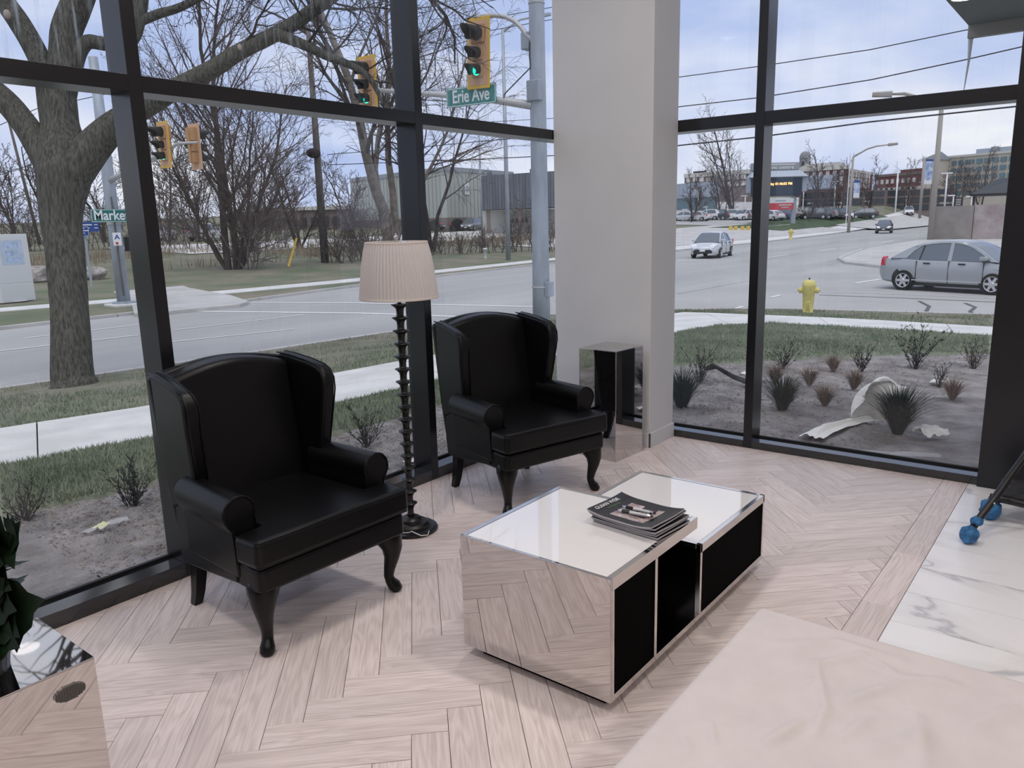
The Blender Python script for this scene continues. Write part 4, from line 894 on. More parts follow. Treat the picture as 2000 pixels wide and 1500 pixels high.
LIMBS = {
 'left_low': [(5.634,13.488,2.506,0.285),(5.546,13.738,2.91,0.228),(5.462,13.969,3.273,0.195),(5.36,14.21,3.598,0.187),(5.221,14.484,3.884,0.179),(5.043,14.849,4.291,0.163),(4.909,15.24,4.937,0.138)],
 'left_high': [(5.824,13.68,3.78,0.203),(5.796,13.852,4.181,0.171),(5.752,14.032,4.543,0.163),(5.682,14.245,4.907,0.163),(5.605,14.453,5.23,0.154),(5.551,14.685,5.713,0.138)],
 'middle': [(5.85,13.62,3.699,0.268),(5.981,13.586,4.094,0.244),(6.066,13.6,4.451,0.236),(6.126,13.618,4.729,0.228),(6.259,13.556,5.044,0.228),(6.401,13.482,5.359,0.211),(6.641,13.363,5.91,0.179)],
 'side': [(6.076,13.492,4.17,0.163),(6.193,13.422,4.406,0.122),(6.304,13.329,4.546,0.11),(6.439,13.146,4.516,0.106),(6.595,12.938,4.486,0.098),(6.743,12.783,4.584,0.106),(6.843,12.749,4.861,0.122),(6.93,12.746,5.178,0.122),(7.032,12.751,5.574,0.106)],
 'right_big': [(5.741,13.336,2.461,0.325),(6.013,13.123,2.851,0.276),(6.21,12.96,3.108,0.244),(6.398,12.791,3.317,0.203),(6.694,12.489,3.537,0.179),(7.037,12.14,3.796,0.154),(7.439,11.723,4.076,0.138),(7.763,11.4,4.344,0.126),(8.202,10.939,4.631,0.114),(8.479,10.664,4.86,0.106),(8.772,10.379,5.121,0.098),(9.118,10.051,5.452,0.081)],
 'right_drop': [(8.07,10.923,4.577,0.097),(8.204,10.724,4.493,0.089),(8.352,10.495,4.375,0.077),(8.526,10.217,4.21,0.069),(8.667,10.003,4.109,0.06),(8.804,9.786,3.984,0.056),(8.877,9.643,3.838,0.048),(8.911,9.532,3.638,0.036),(8.925,9.447,3.439,0.024)],
 'top_right': [(6.87,12.709,4.844,0.073),(7.071,12.491,4.956,0.073),(7.26,12.275,5.029,0.065),(7.514,12.005,5.187,0.057),(7.858,11.647,5.422,0.041)],
}
path_tube(trunk, [(*q[:3], q[3]*.90) for q in smooth_path(TR)], 20)
tmb = trunk
gm = [(p[0], p[1], p[2]) for p in tmb.v]
tmb.v = [tuple(Vector(p)+Vector((noise.noise(Vector((p[0]*5, p[1]*5, p[2]*.9))), noise.noise(Vector((p[0]*5+9, p[1]*5, p[2]*.9))), 0))*.035) for p in gm]
tmb.build('trunk', 'bark', bt, smooth=True)
for k_, L_ in LIMBS.items(): path_tube(mb_ := MB(), smooth_path(L_), 12); mb_.build('limb', 'bark', bt, smooth=True)
sc_ = MB()
for c, r_ in (((5.481,14.098,4.937), .055), ((7.639,11.234,4.362), .036)): sc_.ell(c, (r_, r_*.8, r_*1.3), 14, 8)
sc_.build('pruning_scars', 'cut_wood', bt, smooth=True)
rg = random.Random(21)
cfgk = dict(seg=[6, 5, 3], wob=.26, up=[.02, .02, .0], lv=2, ch=[7, 4], **{'from': [.15, .2]}, len=[.55, .5], ang=(30, 75), rr=.6, rmin=.006, sides=6)
tw = MB()
for p, q, L_, r_ in (((7.783,11.255,4.477), (7.867,10.931,4.813), 1.1, .024), ((8.205,10.771,4.635), (8.824,10.521,4.759), 1.5, .022), ((8.36,10.49,4.391), (8.507,9.677,4.498), 1.6, .022), ((8.526,10.217,4.21), (9.126,9.902,4.557), 1.5, .02), ((8.614,10.082,4.143), (8.546,9.948,3.494), .7, .014), ((8.804,9.786,3.984), (9.169,9.389,4.184), 1.1, .016), ((8.877,9.643,3.838), (9.333,9.361,3.742), .9, .014), ((8.911,9.532,3.638), (8.948,9.349,3.24), .6, .01), ((8.563,10.426,4.963), (9.314,9.825,5.034), 1.7, .022), ((8.683,10.312,5.077), (9.04,9.34,4.532), 1.6, .02), ((7.884,11.138,4.513), (7.575,11.307,4.824), .8, .014), ((8.391,10.603,4.835), (8.18,10.661,5.191), 1.0, .016), ((7.453,11.907,5.158), (7.589,11.316,4.902), .7, .012), ((7.122,12.268,4.98), (7.444,12.057,5.077), .6, .01), ((6.225,13.316,4.698), (6.48,13.096,5.005), .5, .008), ((8.526,10.217,4.21), (8.425,10.385,3.837), .6, .012), ((8.844,9.707,3.903), (8.776,9.796,3.423), .55, .01)):
    grow(tw, p, Vector(q)-Vector(p), L_, r_, 0, rg, cfgk)
for L_ in ('left_low', 'left_high', 'middle', 'side', 'right_big', 'top_right'):
    a, b = Vector(LIMBS[L_][-2][:3]), Vector(LIMBS[L_][-1][:3])
    for j in range(5): grow(tw, b, rot_to(b-a, rg, .5), 3.0, LIMBS[L_][-1][3]*.7, 0, rg, dict(cfgk, ch=[8, 6]))
tw.build('twigs', 'twig_dark', bt, fix=False)

def bare_tree(label, base, stems, seed, cfg, grp='bare trees across the avenue', bark='bark_far', twm='twig_far', name='bare_tree', cat='tree'):
    rg = random.Random(seed); t = thing(name, label, cat, base, 0, grp); mb = MB(); tw = MB()
    for d, L_, r_, off in stems: grow(mb, Vector((off[0], off[1], -.1)), d, L_, r_, 0, rg, cfg, tw)
    mb.build('trunk', bark, t, smooth=True, fix=False); tw.build('branches', twm, t, fix=False); return t
cfgA = dict(seg=[8, 5, 4, 3], wob=.07, up=[.05, .10, .06, .03], lv=3, ch=[24, 8, 6], **{'from': [.14, .18, .15]}, len=[.46, .44, .46], ang=(28, 58), rr=.42, rmin=.011, sides=7)
# the wide many-stemmed tree right across the road
bare_tree('wide many-stemmed bare tree across the road, left of the utility pole', (24.0, 37.6, -.58), [((-.05, .0, 1), 15.2, .20, (-.35, 0)), ((.07, .03, 1), 15.0, .20, (.35, .1)), ((-.33, .15, 1), 10.0, .10, (-.3, .2)), ((.36, -.1, 1), 10.5, .13, (.3, 0)), ((.12, -.4, 1), 8.5, .11, (0, -.3)), ((-.5, .1, .8), 7.5, .10, (-.4, 0)), ((.55, .0, .8), 7.0, .10, (.4, 0)), ((-.25, -.3, .9), 8, .1, (-.1, -.2)), ((.3, .2, .7), 6, .08, (.2, 0))], 31, cfgA)
cfgS = dict(seg=[6, 4, 3], wob=.13, up=[.05, .06, .03], lv=2, ch=[16, 7], **{'from': [.12, .15]}, len=[.42, .5], ang=(25, 65), rr=.5, rmin=.009, sides=6)
# shrubby stems round its foot
bare_tree('shrubby pale stems around the foot of the wide bare tree', (24.6, 36.9, -.6), [((math.cos(a)*.6, math.sin(a)*.6, 1), 3.6, .05, (.3*math.cos(a), .3*math.sin(a))) for a in [k*.7 for k in range(9)]], 32, cfgS, 'brush across the avenue', 'bark_pale', name='brush', cat='shrub')
bare_tree('small leaning bare tree between the wide tree and the utility pole', (38.84,51.54,-0.18), [((-.35, 0, 1), 7.5, .17, (0, 0)), ((.2, .1, 1), 7.0, .13, (.1, 0)), ((.6, -.1, .8), 5.5, .1, (0, 0))], 33, dict(cfgA, ch=[16, 7, 4], rmin=.012))
cfgB = dict(seg=[9, 6, 4, 4], wob=.10, up=[.03, .03, -.02, -.14], lv=3, ch=[15, 7, 7], **{'from': [.30, .2, .15]}, len=[.50, .45, .55], ang=(25, 55), rr=.45, rmin=.012, sides=7)
bare_tree('tall pale-barked bare tree behind the second mullion, drooping twigs', (38.41,40.46,-0.49), [((-.08, 0, 1), 21.5, .42, (0, 0)), ((-.22, .1, 1), 18, .26, (-.3, 0)), ((.16, 0, 1), 20, .3, (.3, .2)), ((.36, -.2, 1), 15, .18, (.3, .2))], 34, cfgB, bark='bark_pale', twm='twig_far')
bare_tree('bare tree with drooping twigs in front of the beige building', (42.28,40.59,-0.49), [((.05, 0, 1), 14, .22, (0, 0)), ((.3, 0, 1), 12.5, .16, (.2, 0)), ((-.25, .1, 1), 13, .16, (-.2, 0))], 35, dict(cfgB, ch=[13, 6, 6]), bark='bark_far')
# brush thickets
BR = [
    ((31.52,36.71,-0.59), 3.4, 'dense brown brush right of the utility pole foot'),
    ((30.86,37.57,-0.57), 2.8, 'brush clump hugging the foot of the utility pole'),
    ((33.51,37.08,-0.58), 3.2, 'brown brush in front of the pale-barked tree'),
    ((40.15,38.06,-0.56), 1.8, 'low brush below the beige building, by the mullion'),
    ((42.71,37.69,-0.57), 1.7, 'low brush in front of the parked hatchbacks'),
    ((43.7,36.34,-0.6), 1.9, 'low brush around the brown sign post'),
    ((46.04,35.34,-0.63), 3.6, 'upright brush left of the steel signal pole'),
    ((48.48,34.28,-0.66), 2.6, 'upright brush between signal pole and white column'),
    ((23.64,66.5,0.24), 4.2, 'brown thicket at the left frame edge'),
    ((25.53,66.32,0.23), 4.0, 'brown thicket left of the street tree trunk'),
    ((28.95,64.08,0.17), 4.0, 'brown thicket behind the street name pole'),
    ((30.8,64.13,0.17), 4.0, 'brown thicket just left of the first mullion'),
    ((32.3,59.36,0.04), 3.6, 'brown thicket just right of the first mullion'),
    ((33.8,58.6,0.02), 3.4, 'brown thicket left of the wide bare tree'),
    ((38.72,53.02,-0.14), 3.0, 'brown thicket behind the yellow marker'),
]
for i, (b, h, lb) in enumerate(BR):
    rgb = random.Random(60+i)
    bare_tree(lb, b, [((rgb.uniform(-.5, .5), rgb.uniform(-.4, .4), 1), h*rgb.uniform(.7, 1.1), .035, (rgb.uniform(-1.6, 1.6), rgb.uniform(-1.2, 1.2))) for _ in range(12)], 60+i, dict(cfgS, rmin=.012, ch=[9, 5]), 'brush across the avenue', 'twig_far', 'twig_far', 'brush', 'shrub')
TB = [((29.52,81.57,0.66), 8.5, 'distant bare tree above the left thicket at the frame edge'), ((32.31,81.32,0.66), 9.0, 'distant bare tree left of the street tree trunk'), ((36.04,77.95,0.56), 9.5, 'distant bare tree behind the street name pole'), ((39.09,71.69,0.39), 8.0, 'distant bare tree right of the first mullion'), ((41.41,70.28,0.35), 8.0, 'distant bare tree left behind the wide tree'), ((44.48,63.99,0.17), 7.5, 'distant bare tree right behind the wide tree'), ((54.05,62.72,0.14), 8.0, 'distant bare tree behind the brush right of the utility pole'),
      ((124.27,50.79,1.13), 16.5, 'broad bare tree in the far lot left of the side window mullion'), ((121.35,51.65,1.03), 9, 'small bare tree left of the broad tree in the far lot'), ((114.41,53.54,0.77), 7, 'small bare tree in the far lot beside the column'), ((124.98,37.34,0.77), 9.5, 'bare tree in the far lot right of the lit sign'), ((130.66,35.89,0.74), 8.5, 'bare tree below the brick building with the dome'), ((143.73,34.5,0.89), 8.5, 'bare tree on the slope below the second brick building'), ((163.95,33.04,1.03), 9.5, 'bare tree on the slope left of the tan apartments'), ((125.154,19.265,1.577), 6.0, 'bare tree in front of the tan apartments'), ((127.486,16.286,1.556), 7.0, 'bare tree at the right end of the tan apartments'), ((120.69,37.53,0.6), 3.0, 'low bare bush beside the lit sign post')]
for i, (b, h, lb) in enumerate(TB):
    rgb = random.Random(90+i)
    bare_tree(lb, b, [((rgb.uniform(-.1, .1), rgb.uniform(-.1, .1), 1), h, h*.018, (0, 0)), ((rgb.uniform(-.5, .5), rgb.uniform(-.5, .5), 1), h*.8, h*.012, (.1, 0)), ((rgb.uniform(-.5, .5), rgb.uniform(-.5, .5), 1), h*.75, h*.01, (-.1, .1))], 90+i, dict(cfgA, wob=.10, ch=[14, 7, 3], rmin=.03, sides=5), 'far bare trees', 'bark_far', 'twig_far')
# dry grass standing in the field
rg = random.Random(3); vs = []; fs = []
for _ in range(26000):
    x = rg.uniform(0, 75); y = rg.uniform(40, 56)-.0*x
    if noise.noise(Vector((x*.12, y*.12, 1)))+.35 < rg.random()*.8: continue
    z = hfar(x, y); h = rg.uniform(.25, .9); w = rg.uniform(.01, .03); a = rg.uniform(0, PI); k = len(vs)
    vs += [(x-math.cos(a)*w, y-math.sin(a)*w, z), (x+math.cos(a)*w, y+math.sin(a)*w, z), (x+rg.uniform(-.3, .3)*h, y+rg.uniform(-.3, .3)*h, z+h)]; fs.append((k, k+1, k+2))
b_ = MB(); b_.v = vs; b_.f = fs; tag(b_.build('dry_field_grass', 'straw', fix=False), 'tall dry grass standing in the field across the avenue', 'grass', kind='stuff')

# ================================================================== POLES, SIGNALS, SIGNS
M['galv'] = mat('galvanised steel pole', (.36, .40, .45), .55, .3, .5, var=.15, vs=3, stretch=(1, 1, .3))
M['galv_bright'] = mat('bright galvanised arm', (.50, .50, .50), .5, .3)
M['wood_pole'] = mat('weathered wood pole', (.13, .115, .105), .95, var=.3, vs=3, stretch=(3, 3, .4))
M['sig_yellow'] = mat('yellow signal backplate', (.72, .44, .05), .55)
M['sig_tan'] = mat('faded tan signal housing', (.46, .26, .12), .6)
M['sig_pink'] = mat('backplate reverse', (.62, .38, .24), .6)
M['visor'] = mat('dull black visor', (.012, .012, .012), .6)
M['lens_off'] = mat('dark signal lens', (.05, .02, .015), .2)
M['lens_green'] = mat('lit green signal lens', (.02, .85, .62), .3, emit=1.1)
M['sign_green'] = mat('street sign green', (.005, .15, .13), .45)
M['sign_green_old'] = mat('weathered street sign green', (.05, .26, .25), .5, var=.25, vs=9, stretch=(1, 1, .2))
M['sign_white'] = mat('reflective white', (.82, .83, .83), .5)
M['sign_blue'] = mat('wayfinding blue', (.012, .06, .26), .5)
M['black_wire'] = mat('black cable', (.03, .03, .035), .6)
def signal_head(name, label, c, w=.56, h=1.25, back=False, grp=None, tilt=0):
    """three-lamp head facing -X (or away when back)"""
    t = thing(name, label, 'traffic light', c, PI if back else 0, grp); t.rotation_euler[0] = tilt
    n = 7; rim = [(-w/2, -h/2), (w/2, -h/2), (w/2, h/2), (-w/2, h/2)]
    MB().prism(rim, 0, .02, lambda y, z, u: (u, y, z)).build('backplate', 'sig_yellow' if not back else 'sig_pink', t, bevel=.01)
    MB().prism([(a*.80, b*.90) for a, b in rim], 0, 1, lambda y, z, u: (-.004 if u else 0, y, z)).build('backplate_face', 'sig_pink', t)
    zs = (h*.27, 0.0, -h*.24); rs = (.15, .115, .115)
    for i, (z, r_) in enumerate(zip(zs, rs)):
        hb = MB().box(-.05, .17, -r_*1.15, r_*1.15, z-r_*1.22, z+r_*1.22).build('lamp_housing', 'sig_tan', t, bevel=.02)
        MB().lathe([(.001, -.03), (r_*.6, -.02), (r_*.93, 0)], 20, cap=False).xf(Matrix.Translation((-.052, 0, z)) @ Matrix.Rotation(-PI/2, 4, 'Y') @ Matrix.Diagonal((1, 1, -1, 1))).build('lens', 'lens_green' if (i == 2 and not back) else 'lens_off', hb, smooth=True)
        # cut-away tunnel visor
        vs = []; fs = []; na = 20; dep_ = r_*3.0
        for k in range(na+1):
            a = math.radians(-40)+math.radians(260)*k/na; y, zz = r_*math.cos(a), r_*math.sin(a); dd = dep_*(.45+.55*max(0, math.sin(a)))
            vs += [(-.05, y, z+zz), (-.05-dd, y*1.02, z+zz*1.02-.03)]
        for k in range(na): fs.append((2*k, 2*k+1, 2*k+3, 2*k+2))
        v = MB().add(vs, fs).build('visor', 'visor', hb, smooth=True, fix=False); md = v.modifiers.new('thick', 'SOLIDIFY'); md.thickness = .006
    MB().box(.17, .20, -.05, .05, -h*.34, h*.34).build('mounting_bracket', 'sig_tan', t)
    return t
def sign_board(name, label, c, xa, w, h, m, texts, cat='street sign', border=True, parent=None):
    """flat board; local x along xa, up z"""
    t = thing(name, label, cat)
    up = Vector((0, 0, 1)); x = Vector(xa).normalized(); n = x.cross(up); mx = basis(c, x, up)
    MB().box(-w/2, w/2, -h/2, h/2, -.012, 0).xf(mx).build('board', m, t, bevel=.004)
    if border:
        b = .014; MB().box(-w/2+b, w/2-b, h/2-2*b, h/2-b, 0, .002).box(-w/2+b, w/2-b, -h/2+b, -h/2+2*b, 0, .002).box(-w/2+b, -w/2+2*b, -h/2+b, h/2-b, 0, .002).box(w/2-2*b, w/2-b, -h/2+b, h/2-b, 0, .002).xf(mx).build('border', 'sign_white', t)
    for tx, sz, ox_, oy_, mm, sx, *al in texts:
        if tx == '-': MB().box(ox_-sx/2, ox_+sx/2, oy_-sz/2, oy_+sz/2, 0, .003).xf(mx).build('text_line', mm, t); continue
        ext('lettering', tx, sz, mm, t, mx @ Matrix.Translation((ox_, oy_, .003)), .002, sx=sx, align=al[0] if al else 'CENTER')
    return t
# ---- near signal pole
sp = thing('signal_pole', 'tall galvanised signal pole in front of the white column', 'pole', (13.1, 9.45, -.66))
MB().lathe([(.30, 0), (.30, .04), (.2, .05)], 20).build('base_plate', 'galv', sp)
MB().lathe([(.185, .04), (.175, 1.2), (.150, 6.5), (.135, 9.5)], 20).build('pole', 'galv', sp, smooth=True)
for z in (.9, 4.0, 6.35): MB().lathe([(.20-.006*z, z), (.20-.006*z, z+.035)], 20).build('strap', 'galv_bright', sp)
MB().box(-.10, .10, -.26, -.16, .72, 1.02).build('push_button_box', 'galv', sp, bevel=.01)
MB().box(-.2, -.05, -.16, .14, 4.56, 4.95).build('arm_clamp', 'galv', sp, bevel=.02)
_cz = 5.719
MB().box(-.14, .10, .10, .30, _cz-.18, _cz+.14).build('arm_clamp', 'galv', sp, bevel=.02)
arm = [(-0.1,0.064,4.485),(-0.1,1.02,4.694),(-0.1,2.369,4.934),(-0.1,3.438,5.107),(-0.1,4.503,5.284)]
MB().tube(arm, [.085, .075, .06, .05, .045], 10).build('mast_arm', 'galv_bright', sp, smooth=True)
ar2 = [(-0.1,0.037,5.672),(-0.1,0.182,5.806),(-0.1,0.303,5.956),(-0.1,0.451,6.091),(-0.1,0.677,6.213),(-0.1,0.935,6.284),(-0.1,1.239,6.326),(-0.1,1.444,6.311)]
MB().tube(ar2, [.05, .05, .045, .045, .045, .045, .045, .06], 10).build('curved_arm', 'galv_bright', sp, smooth=True)
MB().ell(ar2[-1], (.13, .17, .10), 14, 10).build('arm_end_cap', 'galv', sp, smooth=True)
MB().tube([(-0.15,0.074,5.652),(-0.15,0.08,5.392),(-0.15,0.061,5.183),(-0.15,0.725,4.765),(-0.15,0.758,4.563)], .012, 6).build('cable', 'black_wire', sp)
hc = (12.85,10.743,4.945)
signal_head('traffic_light', 'yellow traffic light showing green, hung from the curved arm above Erie Ave', hc, .60, 1.36, grp='traffic lights', tilt=math.radians(2))
sign_board('street_name_sign', 'weathered green Erie Ave sign below the near traffic light', (12.9,11.027,4.165), (0, -1, -.02), 1.36, .385, 'sign_green_old', [('Erie Ave', .36, 0, 0, 'sign_white', .82)])
signal_head('traffic_light', 'yellow traffic light partly behind the drooping branch, at the mast arm end', (13.0,14.253,4.771), .62, 1.28, grp='traffic lights')
# ---- far signal pole with Market sign
mp_ = thing('signal_pole', 'galvanised pole across the road beside the street tree trunk', 'pole', (12.1, 25.4, -.75))
MB().box(-.45, .45, -.45, .45, -.05, .05).build('footing', 'concrete', mp_, bevel=.03)
MB().lathe([(.36, .05), (.36, .11), (.30, .12)], 12).build('base_plate', 'galv', mp_)
MB().lathe([(.205, .1), (.195, 2.6), (.165, 5.4), (.135, 7.55)], 20).build('pole', 'galv', mp_, smooth=True)
MB().lathe([(.212, 2.55), (.212, 2.63)], 20).build('strap', 'galv_bright', mp_)
MB().tube([(-.08, -.21, .3), (-.08, -.21, 2.5), (-.08, -.20, 3.4)], .022, 6).build('conduit', 'wood_pole', mp_)
MB().box(.28, .42, -.1, .1, 1.7, 2.15).build('push_button_box', 'visor', mp_, bevel=.01)
fa = [(0.0,0.15,3.859),(0.0,-0.795,4.027),(0.0,-2.273,4.299),(0.0,-3.425,4.481),(0.0,-4.3,4.695),(0.0,-5.26,4.648)]
MB().tube(fa, [.10, .09, .08, .07, .04, .03], 8).build('mast_arm', 'galv_bright', mp_, smooth=True)
signal_head('traffic_light', 'far yellow traffic light showing green, right of the first mullion', (12.0,21.686,3.942), .60, 1.26, grp='traffic lights')
signal_head('traffic_light', 'far traffic light seen from behind, pinkish backplate', (12.3,20.573,3.821), .56, 1.22, back=True, grp='traffic lights')
sign_board('street_name_sign', 'green Market street sign on the pole beside the street tree', (12.161,25.05,2.071), (1, 0, 0), 1.80, .40, 'sign_green', [('Market St', .42, -.825, 0, 'sign_white', .90, 'LEFT')])
sign_board('marker_sign', 'small white route marker with blue emblem and red leaf on the pole', (11.986,25.08,1.347), (1, 0, 0), .26, .40, 'sign_white', [('A', .20, 0, .06, 'sign_blue', 1.2)], border=False)
M['leaf_red'] = mat('red print', (.6, .03, .03), .5)
_p = (11.96,25.06,1.221)
MB().ell((_p[0], _p[1], _p[2]), (.045, .004, .04), 10, 6).build('leaf_emblem', 'leaf_red', [o for o in COL.objects if o.name.startswith('marker_sign')][0])
sign_board('wayfinding_sign', 'dark blue wayfinding board just right of the street tree trunk', (15.073,34.0,1.796), (1, 0, 0), 1.0, .40, 'sign_blue', [('-', .045, -.06, .08, 'sign_white', .52), ('-', .03, -.10, -.05, 'sign_white', .40), ('-', .03, .36, .08, 'sign_white', .14), ('-', .03, .36, -.05, 'sign_white', .14)], 'sign', False)
sign_board('wayfinding_sign', 'smaller blue wayfinding board with white bands under the dark blue board', (14.862,33.9,1.613), (1, 0, 0), .44, .40, 'sign_blue', [('-', .03, -.05, .12, 'sign_white', .20), ('-', .035, 0, .03, 'sign_white', .42), ('-', .03, -.05, -.07, 'sign_white', .20)], 'sign', True)
_q = (14.989,34.1,1.445)
tag(MB().tube([(_q[0], 34.1, hfar(_q[0], 34)), (_q[0], 34.1, _q[2]+.9)], .05, 8).build('sign_post', 'galv'), 'thin post carrying the blue boards behind the street tree', 'post')
# ---- wooden utility pole, light poles, marker post, utility box, boulders
ub = (30.21,37.73,-0.57); uh = 14.38
ut = thing('utility_pole', 'weathered wooden utility pole across the road', 'pole', ub)
MB().lathe([(.24, -.1), (.20, 6), (.13, 13.2)], 12).build('pole', 'wood_pole', ut, smooth=True)
MB().ell((-.35, -.1, 6.3), (.45, .35, .28), 10, 8).build('cable_bundle', 'twig_dark', ut, smooth=True)
MB().box(-.5, .5, -.06, .06, 12.3, 12.45).build('crossarm', 'wood_pole', ut)
def lamp_post(label, base, h, r0, r1, m, arms=(), grp='light poles', extra=None):
    t = thing('light_pole', label, 'light pole', base, 0, grp)
    MB().lathe([(r0, -.1), (r1, h)], 10).build('pole', m, t, smooth=True)
    for a in arms:
        MB().tube(a, [r1*.8]*(len(a)-1)+[r1*.5], 6).build('arm', m, t, smooth=True); e_ = Vector(a[-1]); d = (e_-Vector(a[-2])).normalized()
        MB().tube([e_, e_+d*r1*9], [r1*1.6, r1*1.2], 6).build('lamp_head', m, t)
    return t
lamp_post('pale blue light pole left of the signal pole', (38.5,30.25,-0.77), 13.5, .16, .09, 'galv', [[(0, 0, 13.3), (.8, -.7, 14.0), (1.6, -1.4, 14.2)]])
lamp_post('thin grey light pole above the beige building', (59.76,50.18,-0.22), 12.2, .10, .07, 'galv', [[(0, 0, 12.1), (-1.4, 1.2, 13.0), (-2.8, 2.4, 13.2)], [(0, 0, 12.1), (1.0, -.8, 13.1), (2.6, -1.8, 13.6)]])
tag(MB().tube([(26.6,36.426,-0.6),(28.18,37.6,0.919)], .07, 8).build('marker_post', 'road_yellow'), 'leaning yellow marker post right of the wide bare tree', 'post')
lb_ = thing('thin_pole', 'thin leaning wooden pole left of the street tree', 'pole', (29.99,77.37,0.55)); MB().tube([(0, 0, -.1), (-1.1, .3, 12.5)], [.16, .10], 8).build('pole', 'wood_pole', lb_, smooth=True)
M['box_white'] = mat('off white painted steel', (.66, .68, .68), .5)
M['box_print'] = mat('pale blue print', (.50, .58, .70), .6, var=.1, vs=3)
M['box_print2'] = mat('faded blue lettering', (.42, .53, .70), .6, var=.2, vs=8)
bx = thing('utility_cabinet', 'tall white utility cabinet with pale blue print at the left edge', 'cabinet', (10.75, 30.6, -.74), math.radians(16))
MB().box(-.62, .62, -.30, .45, 0, 2.32).build('body', 'box_white', bx, bevel=.015); MB().box(-.60, .60, -.306, -.298, .05, .62).build('door_panel', 'box_white', bx, bevel=.003); MB().box(-.60, .60, -.306, -.298, .66, 2.25).build('door_panel', 'box_white', bx, bevel=.003)
MB().box(-.42, .40, -.309, -.306, 1.28, 2.12).build('print_panel', 'box_print', bx)
for zz_, w_ in ((1.95, .50), (1.68, .44), (1.45, .56)): MB().box(-.26, -.26+w_, -.312, -.309, zz_-.09, zz_+.09).build('print_line', 'box_print2', bx)
MB().lathe([(.33, .0), (.45, .01)], 6).build('footing', 'concrete', bx)
M['rock'] = mat('pale limestone', (.34, .31, .29), .95, var=.35, vs=3, bump=.6, bs=6)
for i, (px_, lb, s) in enumerate((((14.64,39.22,-0.53), 'pale limestone boulder beside the utility cabinet', (.9, .6, .48)), ((14.79,38.19,-0.56), 'pale limestone boulder touching the street tree trunk on its left', (.8, .6, .55)), ((16.52,37.55,-0.57), 'grey limestone boulder right of the street tree trunk', (.75, .55, .40)))):
    g = MB().ell((0, 0, 0), (1, 1, 1), 14, 10); g.v = [tuple(Vector((p[0]*s[0], p[1]*s[1], p[2]*s[2]))*(1+.25*noise.noise(Vector(p)*1.6+Vector((i*7, 0, 0))))) for p in g.v]
    g.v = [(p[0], p[1], max(-.3, min(s[2]*.85, p[2]))) for p in g.v]; o = g.build('boulder', 'rock', loc=(px_[0], px_[1], px_[2]+.25)); tag(o, lb, 'boulder', 'limestone boulders')
# ---- overhead cables along the side street and across the avenue
wires = [([(24.0,12.232,5.952),(24.0,11.678,5.961),(24.0,9.204,5.941),(24.0,6.058,5.963),(24.0,3.855,6.102),(24.0,1.713,6.201)], .014, 'upper overhead cable across the side window'), ([(24.0,12.216,5.04),(24.0,11.657,5.061),(24.0,9.167,5.052),(24.0,6.006,5.174),(24.0,3.795,5.378),(24.0,1.654,5.619)], .016, 'middle twisted overhead cable across the side window'), ([(26.0,13.21,4.028),(26.0,12.658,4.056),(26.0,9.88,4.105),(26.0,6.426,4.267),(26.0,2.713,4.323),(26.0,1.634,4.378)], .024, 'thick lower overhead cable across the side window'),
         ([(22.0,21.223,9.09),(22.0,17.579,8.891),(22.0,14.82,8.789)], .012, 'overhead cable above the traffic light'), ([(22.0,21.27,8.401),(22.0,20.17,8.402),(22.0,17.981,8.365),(22.0,15.023,8.256)], .012, 'overhead cable passing behind the traffic light'), ([(22.0,21.297,8.019),(22.0,17.997,7.977),(22.0,15.028,7.894)], .012, 'overhead cable below the curved arm'), ([(30.0,36.536,5.581),(30.0,28.902,5.436),(30.0,25.059,5.412),(30.0,20.286,5.345)], .02, 'overhead cable under the transom, crossing the light poles'), ([(30.0,36.599,5.02),(30.0,28.695,4.714),(30.0,23.205,4.526),(30.0,20.297,4.444)], .022, 'overhead cable just above the beige building'), ([(26.0,21.135,5.628),(26.0,17.573,5.449)], .012, 'overhead cable beside the mast arm clamp'),
         ([(24.335,70.889,9.19),(27.353,67.654,10.985),(31.095,63.246,12.049),(33.281,60.657,12.627)], .03, 'upper distant cable behind the street tree'), ([(23.682,70.493,5.582),(26.345,67.502,6.766),(30.602,63.176,9.997),(33.001,60.486,11.075)], .03, 'lower distant cable behind the street tree')]
for pts, r_, lb in wires: tag(MB().tube(pts, r_, 5).build('overhead_cable', 'black_wire'), lb, 'cable', 'overhead cables')

# ================================================================== CARS
M['car_glass'] = mat('tinted car glass', (.15, .175, .195), .06, .3, .6)
M['tyre'] = mat('tyre rubber', (.018, .018, .018), .8)
M['rim'] = mat('silver alloy rim', (.62, .62, .62), .3, .7)
M['lamp_red'] = mat('red tail lamp', (.62, .02, .05), .2)
M['lamp_clear'] = mat('clear headlamp', (.75, .78, .8), .1)
M['trim_black'] = mat('black car trim', (.015, .015, .016), .5)
M['plate'] = mat('licence plate', (.75, .75, .78), .5)
for n_, c_ in (('silver', (.36, .385, .40)), ('pale_silver', (.58, .60, .62)), ('black', (.018, .020, .026)), ('white', (.72, .72, .72)), ('grey', (.16, .17, .18)), ('blue', (.06, .10, .19)), ('dark', (.035, .036, .04)), ('red', (.30, .03, .03))):
    M['car_'+n_] = mat(n_+' car paint', c_, .32, .25 if 'silver' in n_ or n_ == 'grey' else 0, .5, coat=.8)
def interp(T_, x):
    for (a, b), (c, d) in zip(T_[:-1], T_[1:]):
        if x <= c: return b+(d-b)*max(0, min(1, (x-a)/(c-a)))
    return T_[-1][1]
